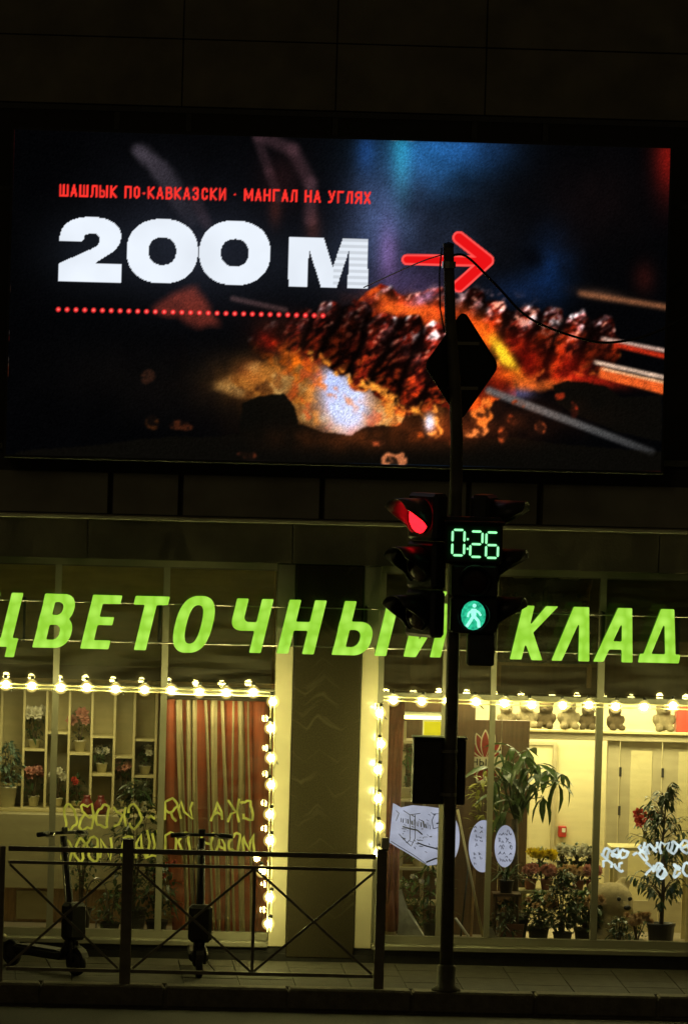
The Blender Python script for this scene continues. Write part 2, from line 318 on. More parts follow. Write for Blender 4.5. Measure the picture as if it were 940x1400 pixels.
# ------------------------------------------------------------------ LED screen
SY = -.4
sx0, sx1 = fx(14, 400, SY), (fx(912, 203, SY)+fx(907, 620, SY))/2
sz1, sz0 = (fz(340, 186, SY)+fz(912, 203, SY))/2, (fz(450, 633, SY)+fz(905, 645, SY))/2
scr = thing('led_screen', ((sx0+sx1)/2, SY+.2, sz0), 'large LED advertising screen showing grilled meat and 200 M with red arrow', 'screen')
MB().box((sx0-.03, SY+.004, sz0-.03), (sx1+.03, SY+.3, sz1+.03), bev=.01).build('housing', MT['black'], scr)
for x in (sx0+.6, (sx0+sx1)/2, sx1-.6):
    for z in (sz0+.4, sz1-.4): MB().box((x-.06, SY+.302, z-.08), (x+.06, -.035, z+.08)).build('bracket', MT['dark'], scr)
# ---- the barbecue advert shown on the LED screen, computed as one colour per LED ----
def vnoise(x, y, seed):
    xi = np.floor(x).astype(np.int64); yi = np.floor(y).astype(np.int64)
    fx = x - xi; fy = y - yi
    fx = fx*fx*(3-2*fx); fy = fy*fy*(3-2*fy)
    def h(a, b):
        n = (a*374761393 + b*668265263 + seed*974634533) & 0x7fffffff
        n = ((n ^ (n >> 13))*1274126177) & 0x7fffffff
        return ((n ^ (n >> 16)) & 0xffff)/65535.0
    return (h(xi, yi)*(1-fx)+h(xi+1, yi)*fx)*(1-fy) + (h(xi, yi+1)*(1-fx)+h(xi+1, yi+1)*fx)*fy
def fbm(x, y, s, seed=1, o=4):
    v = 0; a = .5; t = 0
    for i in range(o):
        v = v + a*vnoise(x/s, y/s, seed+i*17); t += a; a *= .5; s = s*.5
    return v/t
def sstep(a, b, v):
    t = np.clip((v-a)/(b-a), 0, 1); return t*t*(3-2*t)
def poly_mask(x, y, pts):
    m = np.zeros(x.shape, bool); n = len(pts)
    for i in range(n):
        x0, y0 = pts[i]; x1, y1 = pts[(i+1) % n]
        if y0 == y1: continue
        c = (y0 > y) != (y1 > y)
        m ^= c & (x < (x1-x0)*(y-y0)/(y1-y0)+x0)
    return m
def seg_d(x, y, a, b):
    ax, ay = a; bx, by = b; dx, dy = bx-ax, by-ay
    t = np.clip(((x-ax)*dx+(y-ay)*dy)/(dx*dx+dy*dy+1e-9), 0, 1)
    return np.hypot(x-ax-t*dx, y-ay-t*dy), t
# condensed capitals as strokes in a box 1 wide, 1 tall (y up)
ADV = {
 'Ш': [[(0,1),(0,0),(1,0),(1,1)],[(.5,1),(.5,0)]], 'А': [[(0,0),(.5,1),(1,0)],[(.2,.3),(.8,.3)]],
 'Л': [[(0,0),(.15,.1),(.3,1),(1,1),(1,0)]], 'Ы': [[(0,1),(0,0),(.45,0),(.6,.12),(.6,.42),(.45,.55),(0,.55)],[(1,1),(1,0)]],
 'К': [[(0,0),(0,1)],[(1,1),(.1,.5),(1,0)]], 'П': [[(0,0),(0,1),(1,1),(1,0)]],
 'О': [[(.5,1),(.1,.85),(.05,.5),(.1,.15),(.5,0),(.9,.15),(.95,.5),(.9,.85),(.5,1)]], '-': [[(.2,.42),(.8,.42)]],
 'В': [[(0,0),(0,1),(.7,1),(.95,.85),(.95,.65),(.7,.53),(0,.53)],[(.7,.53),(1,.4),(1,.14),(.7,0),(0,0)]],
 'З': [[(.05,.8),(.2,1),(.75,1),(.95,.82),(.9,.6),(.45,.53),(.95,.42),(.95,.15),(.75,0),(.2,0),(.05,.2)]],
 'С': [[(.95,.75),(.85,.95),(.5,1),(.12,.88),(.05,.5),(.12,.12),(.5,0),(.85,.05),(.95,.25)]],
 'И': [[(0,1),(0,0),(1,1),(1,0)]], '·': [[(.45,.5),(.55,.5)]], 'М': [[(0,0),(0,1),(.5,.2),(1,1),(1,0)]],
 'Н': [[(0,0),(0,1)],[(1,0),(1,1)],[(0,.5),(1,.5)]], 'Г': [[(0,0),(0,1),(1,1)]],
 'У': [[(0,1),(.5,.4)],[(1,1),(.45,.1),(.2,0),(0,.02)]],
 'Я': [[(1,0),(1,1),(.35,1),(.05,.85),(.05,.6),(.35,.47),(1,.47)],[(.5,.47),(0,0)]], 'Х': [[(0,1),(1,0)],[(1,1),(0,0)]],
}
def paint(x, y):
    """x, y: arrays of advert coordinates; returns display-space RGB."""
    C = np.zeros(x.shape+(3,))
    def over(col, a):
        C[...] = C*(1-a[..., None]) + np.array(col)*a[..., None]
    def add(col, a):
        C[...] = C + np.array(col)*a[..., None]
    def G(cx, cy, rx, ry, ang=0):
        c, s = np.cos(ang), np.sin(ang); dx, dy = x-cx, y-cy
        return np.exp(-(((dx*c+dy*s)/rx)**2 + ((-dx*s+dy*c)/ry)**2))
    n1 = fbm(x, y, 70, 3); n2 = fbm(x, y, 22, 9); n3 = fbm(x, y, 9, 21, 3)
    grain = vnoise(x*1.3, y*1.3, 77)-.5
    wx = x + 26*(fbm(x, y, 40, 5)-.5); wy = y + 26*(fbm(x, y, 40, 6)-.5)
    add((.011, .012, .016), np.ones(x.shape)*(.6+.6*n1))
    add((.05, .052, .07), G(260, 320, 130, 100)*(.5+.9*n1)); add((.02, .022, .03), G(560, 330, 230, 150)); add((.028, .02, .012), G(230, 520, 130, 50)*n1*1.6)
    # blue smoke
    add((.045, .19, .3), G(575, 205, 72, 46)*(.45+.9*n1))
    add((.04, .22, .2), G(548, 210, 14, 55)); add((.03, .1, .22), G(500, 205, 14, 30)); add((.05, .12, .2), G(600, 225, 60, 60)*(.3+n2)); add((.06, .16, .3), G(640, 200, 60, 35)*(.5+n1))
    add((.16, .2, .3), G(525, 300, 50, 85)*(.4+1.1*n1)); add((.1, .12, .17), G(590, 320, 80, 70)*n1*1.4)
    add((.22, .11, .2), G(530, 345, 14, 38)); add((.14, .09, .16), G(560, 390, 50, 30))
    add((.02, .09, .2), G(752, 368, 28, 46)*(.4+1.1*n2)); add((.025, .07, .15), G(710, 398, 42, 22))
    over((.01, .01, .02), .75*G(728, 352, 15, 14))
    add((.42, .05, .03), G(914, 215, 20, 50)); add((.12, .03, .02), G(880, 380, 14, 20)); over((.3, .2, .15), .6*G(820, 402, 30, 7, .15))
    add((.05, .02, .015), G(810, 280, 70, 60)*n1)
    # hand, out of focus
    d, t = seg_d(wx, wy, (198, 205), (262, 300)); over((.3, .27, .31), .75*sstep(20, 4, d)*(1-.75*t))
    d, t = seg_d(x, y, (262, 262), (282, 305)); over((.22, .17, .2), .5*sstep(13, 2, d))
    for P, w, k in (([(355, 185), (400, 205), (424, 250), (424, 300)], 15, .8), ([(352, 190), (368, 235), (380, 270)], 11, .6)):
        for a, b in zip(P[:-1], P[1:]):
            d, t = seg_d(x, y, a, b); over((.36, .24, .27), .55*k*sstep(w, 2, d))
    over((.2, .09, .09), .4*G(385, 245, 28, 34)); add((.13, .05, .03), G(428, 315, 11, 26)); add((.13, .05, .03), G(376, 288, 9, 20))
    m = poly_mask(wx, wy, [(228, 440), (205, 425), (240, 395), (266, 388), (284, 408), (299, 440), (280, 448)])
    k = sum(np.roll(np.roll(m.astype(float), i, 0), j, 1) for i in (-3, 0, 3) for j in (-3, 0, 3))/9
    over((.52, .19, .14), .85*k*(.45+.8*n2))
    d, t = seg_d(x, y, (318, 408), (390, 424)); over((.35, .25, .25), .6*sstep(6, 1, d))
    # glow bed of embers
    add((.75, .4, .1), .85*G(430, 535, 85, 42)*(.35+.95*n2)); add((.6, .36, .13), .75*G(352, 522, 52, 22, .1)*(.2+1.2*n2))
    add((.45, .2, .06), .8*G(540, 565, 75, 32)*(.3+n2)); add((.3, .12, .04), G(345, 510, 18, 16))
    over((.75, .55, .25), .8*sstep(.42, .62, n2)*G(415, 520, 55, 32)); over((.85, .62, .2), .75*G(525, 565, 26, 18)*(.4+n3))
    bed = poly_mask(x*.6+wx*.4, y*.6+wy*.4, [(292, 528), (330, 515), (338, 500), (366, 496), (385, 488), (420, 494), (455, 512), (500, 540), (560, 560), (590, 575), (560, 585), (480, 592), (440, 588), (400, 570), (380, 545), (340, 545)]).astype(float)
    bed = sum(np.roll(np.roll(bed, i, 0), j, 1) for i in (-4, -2, 0, 2, 4) for j in (-4, -2, 0, 2, 4))/25
    over((.62, .38, .14), bed*(.35+.75*n2)*.9); over((.78, .62, .36), bed*sstep(.4, .65, fbm(x, y, 26, 31))*.75); over((.4, .2, .06), bed*sstep(.55, .7, fbm(x, y, 20, 33))*.6)
    over((.9, .5, .12), bed*sstep(.45, .65, n3)*sstep(380, 430, x)*.75); over((.8, .25, .06), bed*sstep(.55, .68, fbm(x, y, 15, 35))*sstep(360, 420, x)*.7)
    over((.12, .05, .03), bed*sstep(.6, .7, fbm(x, y, 28, 37))*sstep(400, 340, x)*.8)
    over((.8, .84, 1), np.clip(1.9*G(472, 553, 28, 34, -.35)*(.6+.7*n2), 0, 1))
    over((.72, .78, 1), np.clip(1.5*G(454, 525, 15, 20), 0, 1)*.95)
    d1 = wy - (470+.62*(wx-350)); over((.95, .42, .06), sstep(20, 2, abs(d1))*sstep(335, 380, x)*sstep(520, 450, x)*sstep(.38, .66, n3)*.8)
    over((.85, .12, .05), .9*G(368, 468, 16, 12, .5)*(.3+1.1*n3)); over((.85, .16, .04), .8*G(430, 487, 22, 9, .3)*(.3+n3))
    over((.1, .04, .02), .75*sstep(.52, .62, fbm(x, y, 30, 41))*G(345, 500, 60, 40))
    # the two rows of meat
    m = poly_mask(wx, wy, [(470, 420), (520, 396), (600, 400), (660, 430), (700, 500), (705, 545), (640, 560), (600, 560), (560, 480), (500, 440)]).astype(float)
    over((.42, .08, .03), m*(.4+.9*n3)); over((.95, .35, .08), m*sstep(.5, .7, n2)*.8)
    over((.2, .07, .04), .7*G(395, 450, 50, 22, .2)*(.3+n2))
    def meat(top, bot, seed, hot, cuts, slant, shine):
        tx, ty = zip(*top); bx, by = zip(*bot)
        s0 = wx + slant*(wy-470) + 10*(n2-.5); cuts = np.array(cuts, float)
        ci = np.clip(np.digitize(s0, cuts)-1, 0, len(cuts)-2); p = (s0-cuts[ci])/(cuts[ci+1]-cuts[ci]); p = np.clip(p, 0, 1)
        rnd = ((ci*7919+seed*31) % 97)/97.0; gap = np.minimum(p, 1-p)
        yt = np.interp(wx, tx, ty)+11*np.abs(2*p-1)**2.5-4+6*(rnd-.5); yb = np.interp(wx, bx, by)-12*np.abs(2*p-1)**2.5+4+14*(rnd-.5)
        a = sstep(-2.5, 2.5, wy-yt)*sstep(-2.5, 2.5, yb-wy)*(wx > tx[0])*(wx < tx[-1])
        v = (wy-yt)/np.maximum(yb-yt, 1)
        # creases run down-left across each chunk
        q = fbm((x*.75+y*.9)*1.0, (y*.8-x*.62)*.42, 17, seed, 4); r = 1-abs(2*q-1)
        q2 = fbm((x*.75+y*.9), (y*.8-x*.62)*.35, 8, seed+3, 3)
        col = np.zeros(C.shape); col[:] = (.2, .045, .03)
        def cov(c2, b):
            b = np.clip(b, 0, 1)[..., None]; col[...] = col*(1-b)+np.array(c2)*b
        cov((.48, .1, .05), sstep(.45, .7, n2)); cov((.05, .015, .012), sstep(.9, .99, r)*.9+sstep(.5, .28, q2)*.9)
        cov(hot, sstep(.5, .66, fbm(x, y, 34, seed+8))*sstep(.05, .5, v)*.85)
        cov((.8, .5, .5), sstep(.45, .62, q2)*sstep(.55, .0, v)*.95*shine*sstep(.35, .5, n3)); cov((1, .95, .95), sstep(.6, .7, q2)*sstep(.45, .0, v)*sstep(.42, .55, n3))
        q4 = fbm(x*.8+y, (y-x*.6)*.6, 6, seed+5, 3); cov((.03, .01, .008), sstep(.5, .36, q4)*.7); cov((.85, .55, .45), sstep(.64, .72, q4)*sstep(.75, .1, v)*.8); cov((.75, .2, .06), sstep(.6, .7, q4)*sstep(.2, .7, v)*.8)
        cov((.9, .36, .1), sstep(.6, .7, q2)*sstep(.4, 1, v)*.7)
        cov((.03, .01, .008), sstep(.24, .04, gap+.12*(n3-.5))*.97)                # dark joints between the chunks
        col *= (.55+.95*rnd)[..., None]*(1.1-.35*np.clip(v, 0, 1))[..., None]
        cov((.95, .5, .16), sstep(.86, 1.0, v)*sstep(.45, .6, n3)*.9)             # fire lights the undersides
        if seed == 91: a = a*(.25+.75*sstep(350, 450, wx))
        C[...] = C*(1-a[..., None])+col*a[..., None]
        return v, a
    meat([(505, 420), (540, 398), (580, 396), (622, 402), (650, 396), (700, 418), (740, 420), (775, 428), (800, 424), (838, 438), (845, 470)],
         [(505, 440), (560, 448), (620, 470), (668, 500), (700, 522), (740, 524), (780, 524), (830, 512), (845, 480)], 51, (.8, .2, .05), [480, 522, 560, 602, 640, 676, 722, 756, 800, 850], .35, 1.0)
    over((.62, .07, .03), .6*np.clip(G(722, 495, 17, 26)+G(775, 502, 27, 20)+.7*G(700, 470, 20, 16), 0, 1)*(.45+.9*n3))
    over((.06, .01, .01), .8*G(822, 492, 20, 20))
    over((.98, .36, .08), np.clip(1.25*G(655, 452, 30, 13, .75)*(.3+1.2*n3), 0, 1)); over((.95, .3, .1), np.clip(1.2*G(575, 424, 62, 13, .16)*(.25+1.2*n3), 0, 1)); over((.8, .55, .72), .75*G(578, 408, 22, 8, -.5)*(.3+n3)); over((.8, .6, .6), .7*sstep(.5, .65, fbm(x*.8+y, y-x*.6, 12, 61))*G(650, 408, 60, 12, .15)); over((1, .8, .15), np.clip(1.5*G(688, 486, 8, 28, -.6)*(.2+1.3*n3), 0, 1))
    over((.95, .35, .08), .8*G(693, 512, 22, 9, .2)); over((.96, .42, .14), .9*sstep(12, 3, abs(wy-528-.02*(x-700)))*sstep(690, 715, x)*sstep(800, 760, x)*(.3+n3))
    over((.85, .14, .06), .8*G(805, 520, 45, 8, .1)*(.4+n3)); over((.5, .5, .75), .5*G(712, 538, 16, 7))
    over((.95, .4, .12), .85*sstep(16, 3, abs(wy-418-.22*(x-520)))*sstep(505, 535, x)*sstep(640, 560, x)*(.2+1.2*n3))
    meat([(340, 470), (365, 448), (400, 432), (450, 420), (478, 416), (510, 428), (545, 436), (575, 440), (606, 445), (620, 470)],
         [(340, 474), (370, 478), (410, 488), (445, 505), (480, 522), (505, 538), (530, 556), (565, 566), (600, 560), (620, 540)], 91, (.5, .12, .04), [330, 372, 412, 448, 492, 530, 572, 612, 650], .45, .55)
    d, t = seg_d(wx, wy, (482, 512), (570, 566)); over((.98, .6, .2), sstep(9, 1, d)*sstep(.42, .62, n3))
    d, t = seg_d(wx, wy, (425, 490), (495, 525)); over((.98, .62, .2), sstep(10, 1, d)*sstep(.42, .62, n3))
    # skewers
    for a, b, w, c, s in (((785, 400), (912, 420), 8, (.55, .34, .22), 8), ((818, 462), (912, 480), 4, (.75, .62, .56), 1.5), ((835, 470), (912, 488), 5, (.7, .16, .07), 2),
                          ((808, 494), (912, 517), 4, (.85, .72, .62), 1.2), ((815, 508), (912, 533), 9, (.88, .36, .14), 2), ((818, 503), (912, 524), 3, (.95, .7, .5), 1)):
        d, t = seg_d(x, y, a, b); over(c, sstep(w, w-s-1, d)*(.75+.4*n3)*sstep(0, .08, t))
    d, t = seg_d(x, y, (668, 534), (890, 618)); over((.36, .36, .36), sstep(8, 2, d)*(1-.7*t)*.95)
    # coals in front
    for P in ([(328, 600), (333, 552), (352, 541), (386, 536), (402, 556), (408, 580), (440, 592), (480, 596), (500, 585), (545, 582), (552, 570), (575, 568), (585, 590), (590, 660), (300, 660)],
              [(20, 655), (20, 620), (200, 600), (328, 596), (330, 660)], [(580, 660), (582, 604), (700, 600), (912, 620), (912, 660)],
              [(752, 528), (775, 522), (830, 528), (850, 545), (905, 540), (905, 605), (840, 590), (760, 555)]):
        m = poly_mask(wx*.35+x*.65, wy*.35+y*.65, P).astype(float); over((.035, .03, .02), m*.97)
    d, t = seg_d(x, y, (700, 546), (890, 618)); over((.34, .34, .34), sstep(7, 2, d)*(1-.75*t)*.9)
    e = sstep(.48, .62, n3)
    for cx, cy, rx, ry, c in ((596, 578, 13, 22, (.92, .55, .2)), (654, 568, 13, 20, (.8, .4, .14)), (640, 592, 22, 8, (.75, .42, .2)), (683, 598, 6, 12, (.65, .25, .1)),
                              (737, 585, 9, 10, (.6, .25, .12)), (785, 562, 7, 10, (.75, .2, .1)), (540, 625, 13, 9, (.72, .42, .26)), (512, 613, 9, 4, (.5, .22, .12)),
                              (570, 596, 10, 8, (.5, .2, .06)), (618, 605, 9, 6, (.45, .18, .07)), (664, 548, 10, 12, (.85, .42, .14)), (700, 575, 10, 6, (.4, .14, .06)), (712, 552, 14, 5, (.5, .2, .1)), (760, 548, 9, 5, (.5, .14, .06)), (205, 575, 14, 14, (.2, .1, .04)), (252, 582, 22, 8, (.22, .1, .05)), (343, 622, 8, 6, (.3, .13, .07)), (205, 515, 10, 7, (.16, .09, .06))):
        over(c, np.clip(1.5*sstep(1.15, .7, ((wx-cx)/rx)**2+((wy-cy)/ry)**2+1.6*(n2-.5))*(.1+1.0*e), 0, 1))
    over((.78, .86, 1), np.clip(1.4*G(587, 578, 6, 10), 0, 1))
    add((.3, .11, .03), G(600, 585, 90, 22)*(.2+1.1*n2)); add((.2, .08, .02), G(480, 600, 90, 16)*n2*1.4); add((.1, .04, .015), G(700, 570, 90, 26)*n2*1.4)
    for _ in range(1):                   # the picture is a little out of focus
        for ax in (0, 1): C[...] = (np.roll(C, 1, ax)+2*C+np.roll(C, -1, ax))/4
    C[...] = C*(1+.45*grain[..., None]) + .012*grain[..., None]
    # ---- lettering ----
    ca, sa = np.cos(.024), np.sin(.024)
    def rot(ox, oy):                      # advert axes follow the screen's tilt
        dx, dy = x-ox, y-oy; return dx*ca+dy*sa, -dx*sa+dy*ca
    u, v = rot(80, 384)
    white = np.array((.93, .96, 1.0))
    two = [(0, 0), (0, -24), (30, -38), (50, -48), (55.5, -57), (51, -65), (43, -66), (34, -63), (30, -55), (-.5, -55), (4, -72), (18, -84), (42, -88.5), (66, -85), (81, -74), (84, -60), (76, -44), (50, -26), (50, -25), (86, -25), (86, 0)]
    def smooth(P, hard):                 # Catmull-Rom through the soft points
        out = []; n = len(P)
        for i in range(n):
            p0, p1, p2, p3 = P[i-1], P[i], P[(i+1) % n], P[(i+2) % n]
            if i in hard: p0 = p1
            if (i+1) % n in hard: p3 = p2
            for t in (0, .2, .4, .6, .8):
                out.append(tuple(.5*(2*b+(c-a)*t+(2*a-5*b+4*c-d)*t*t+(3*b-a-3*c+d)*t**3) for a, b, c, d in zip(p0, p1, p2, p3)))
        return out
    M = poly_mask(u, v, smooth(two, {0, 1, 9, 17, 18, 19, 20}))
    def ring(cx, cy): 
        q = (abs((u-cx)/48.5)**2.25+abs((v-cy)/44)**2.25); p = (abs((u-cx)/19)**2.2+abs((v-cy)/19)**2.2)
        return (q < 1) & (p > 1)
    M |= ring(141, -44) | ring(240, -44)
    em = [(314, 0), (314, -67), (361, -67), (374, -27), (387, -67), (422, -67), (422, 0), (395, 0), (396, -52), (380, 0), (359, 0), (341, -52), (340, 0)]
    M |= poly_mask(u, v, em)
    glow = sum(np.exp(-(((u-cx)/62)**2+((v+42)/52)**2)) for cx in (42, 141, 240))+np.exp(-(((u-368)/60)**2+((v+33)/44)**2))
    add((.05, .06, .075), np.clip(glow, 0, 1))
    stripes = .1*((np.floor(v/4.2) % 2) == 0)*(u > 375)
    C[M] = white*(1.0-.1*n1[M]-stripes[M])[:, None]
    # small red line of text
    txt = 'ШАШЛЫК ПО-КАВКАЗСКИ · МАНГАЛ НА УГЛЯХ'
    u, v = rot(81, 269); pos = 0; D = np.full(x.shape, 99.)
    tot = 428; wgt = {' ': .62, '-': .62, '·': .6, 'Ш': 1.25, 'Ы': 1.2, 'М': 1.2}; cw = tot/sum(wgt.get(c, 1) for c in txt)
    for c in txt:
        w = cw*wgt.get(c, 1)
        for P in ADV.get(c, []):
            gw = w-5.2
            for a, b in zip(P[:-1], P[1:]):
                sel = (u > pos-6) & (u < pos+w+6) & (abs(v+9) < 18)
                if not sel.any(): continue
                d, _ = seg_d(u[sel], v[sel], (pos+1.4+a[0]*gw, -1.5-a[1]*14.5), (pos+1.4+b[0]*gw, -1.5-b[1]*14.5))
                D[sel] = np.minimum(D[sel], d)
        pos += w
    over((1, .2, .17), sstep(1.9, .9, D))
    # red dots and arrow
    u, v = rot(80, 423)
    k = np.clip(np.round(u/12.05), 0, 30); d = np.hypot(u-k*12.05, v); over((.96, .2, .2), sstep(4.2, 2.4, d)); over((1, .5, .45), sstep(1.8, .8, d))
    D = np.full(x.shape, 99.)
    for a, b in (((556, 355), (660, 357)), ((627, 325), (666, 356)), ((666, 356), (627, 391))):
        d, t = seg_d(x, y, a, b); D = np.minimum(D, d+(1.5 if a[0] == 556 else 0))
    over((.88, .07, .08), sstep(9.5, 8, D)); over((1, .32, .3), sstep(9.5, 8.5, D)*sstep(5.5, 7, D))
    edge = np.minimum(np.minimum(x-22, 908-x), 30)
    return np.clip(C, 0, 1)
NX, NZ = 640, 316
U, V = np.meshgrid(np.linspace(sx0, sx1, NX), np.linspace(sz0, sz1, NZ))
cm = np.array(CM.transposed()); P3 = np.stack([U-CAM.x, np.full_like(U, SY-CAM.y), V-CAM.z], -1) @ cm.T
ADX, ADY = CX+F*P3[..., 0]/-P3[..., 2], CY-F*P3[..., 1]/-P3[..., 2]     # the advert's own picture coordinates on the panel
img = paint(ADX, ADY)
lin = np.where(img <= .04045, img/12.92, ((img+.055)/1.055)**2.4)
so_ = org(scr)
me = bpy.data.meshes.new('display')
vv = np.stack([U-so_.x, np.full_like(U, SY-so_.y), V-so_.z], -1).reshape(-1, 3)
idx = np.arange(NX*NZ).reshape(NZ, NX); ff = np.stack([idx[:-1, :-1], idx[:-1, 1:], idx[1:, 1:], idx[1:, :-1]], -1).reshape(-1, 4)
me.vertices.add(len(vv)); me.vertices.foreach_set('co', vv.ravel()); me.loops.add(ff.size); me.loops.foreach_set('vertex_index', ff.ravel())
me.polygons.add(len(ff)); me.polygons.foreach_set('loop_start', np.arange(0, ff.size, 4)); me.update(calc_edges=True)
ca_ = me.color_attributes.new('led', 'FLOAT_COLOR', 'POINT'); ca_.data.foreach_set('color', np.concatenate([lin.reshape(-1, 3), np.ones((NX*NZ, 1))], 1).ravel().astype(np.float32))
m = bpy.data.materials.new('led_display'); m.use_nodes = True; n = m.node_tree.nodes; l = m.node_tree.links; n.clear()
a_ = n.new('ShaderNodeAttribute'); a_.attribute_name = 'led'; e_ = n.new('ShaderNodeEmission'); e_.inputs[1].default_value = 1.1; o_ = n.new('ShaderNodeOutputMaterial')
l.new(a_.outputs[0], e_.inputs[0]); l.new(e_.outputs[0], o_.inputs[0]); m.cycles.emission_sampling = 'NONE'
me.materials.append(m); link('display', me, scr)

# ------------------------------------------------------------------ shop sign: green channel letters on two rails
def contour(fn, W, H, pad=4, res=2.5, blur=2):
    nx, ny = int((W+2*pad)*res), int((H+2*pad)*res)
    X, Y = np.meshgrid((np.arange(nx))/res-pad, (np.arange(ny))/res-pad)
    f = fn(X, Y).astype(float)
    for _ in range(2):
        for ax in (0, 1): f = sum(np.roll(f, k, ax) for k in range(-blur, blur+1))/(2*blur+1)
    f -= .5
    seg = {}
    c = np.argwhere(~((f[:-1, :-1] > 0) & (f[:-1, 1:] > 0) & (f[1:, 1:] > 0) & (f[1:, :-1] > 0)) & ((f[:-1, :-1] > 0) | (f[:-1, 1:] > 0) | (f[1:, 1:] > 0) | (f[1:, :-1] > 0)))
    for j, i in c:
        q = [((i, j), f[j, i]), ((i+1, j), f[j, i+1]), ((i+1, j+1), f[j+1, i+1]), ((i, j+1), f[j+1, i])]
        cr = []
        for k in range(4):
            (pa, va), (pb, vb) = q[k], q[(k+1) % 4]
            if (va > 0) != (vb > 0):
                t = va/(va-vb); key = (min(pa, pb), max(pa, pb))
                cr.append((va > 0, key, (pa[0]+(pb[0]-pa[0])*t, pa[1]+(pb[1]-pa[1])*t)))
        ins = [c_ for c_ in cr if c_[0]]; outs = [c_ for c_ in cr if not c_[0]]
        for a, b in zip(ins, outs): seg[a[1]] = (b[1], a[2])
    loops = []
    while seg:
        k0 = next(iter(seg)); k = k0; lp = []
        while k in seg: nk, p = seg.pop(k); lp.append((p[0]/res-pad, p[1]/res-pad)); k = nk
        if len(lp) > 8: loops.append(simplify(lp, .16))
    return loops
def simplify(P, eps):
    def dp(a, b):
        if b-a < 2: return [a]
        x0, y0 = P[a]; x1, y1 = P[b]; L = math.hypot(x1-x0, y1-y0) or 1e-9
        bi, bd_ = a, 0
        for i in range(a+1, b):
            d = abs((x1-x0)*(y0-P[i][1])-(x0-P[i][0])*(y1-y0))/L
            if d > bd_: bi, bd_ = i, d
        return dp(a, bi)+dp(bi, b) if bd_ > eps else [a]
    h = len(P)//2; return [P[i] for i in dp(0, h)+dp(h, len(P)-1)]
def shape_mesh(name, loops, s, depth, bevel, mats):
    cu = bpy.data.curves.new(name, 'CURVE'); cu.dimensions = '2D'; cu.fill_mode = 'BOTH'; cu.extrude = depth/2; cu.bevel_depth = bevel; cu.bevel_resolution = 0; cu.offset = -.009
    for lp in loops:
        sp = cu.splines.new('POLY'); sp.points.add(len(lp)-1)
        for q, p in zip(sp.points, lp): q.co = (p[0]*s, p[1]*s, 0, 1)
        sp.use_cyclic_u = True
    ob = bpy.data.objects.new(name, cu); me = bpy.data.meshes.new_from_object(ob); bpy.data.objects.remove(ob); bpy.data.curves.remove(cu)
    me.transform(Matrix.Rotation(math.pi/2, 4, 'X')); me.materials.clear()
    for m in mats: me.materials.append(m)
    for p in me.polygons: p.material_index = 0 if p.normal.y < -.3 else 1
    return me
H_, W_, TH = 75., 17., 13.
def sh(P): return P
def rects(X, Y, rs):
    m = np.zeros(X.shape, bool)
    for a, b, c, d in rs: m |= (X > a) & (X < c) & (Y > b) & (Y < d)
    return m
def pl(X, Y, *ps):
    m = np.zeros(X.shape, bool)
    for p in ps: m |= poly_mask(X, Y, p)
    return m
def bowl(X, Y, x0, x1, y0, y1, w, t):                  # D-shaped half ring
    r = (y1-y0)/2; cx = x1-r; cy = (y0+y1)/2
    def D(x1, y0, y1, r): 
        cxx = max(x0, x1-r*.95)
        return ((X >= x0) & (X <= cxx) & (Y > y0) & (Y < y1)) | ((X > cxx) & ((abs((X-cxx)/(x1-cxx))**2.3+abs((Y-(y0+y1)/2)/((y1-y0)/2))**2.3) < 1))
    return D(x1, y0, y1, r) & ~D(x1-w, y0+t, y1-t, max(3, r-t))
def oval(X, Y, cx, cy, rx, ry, p=2.6): return abs((X-cx)/rx)**p+abs((Y-cy)/ry)**p < 1
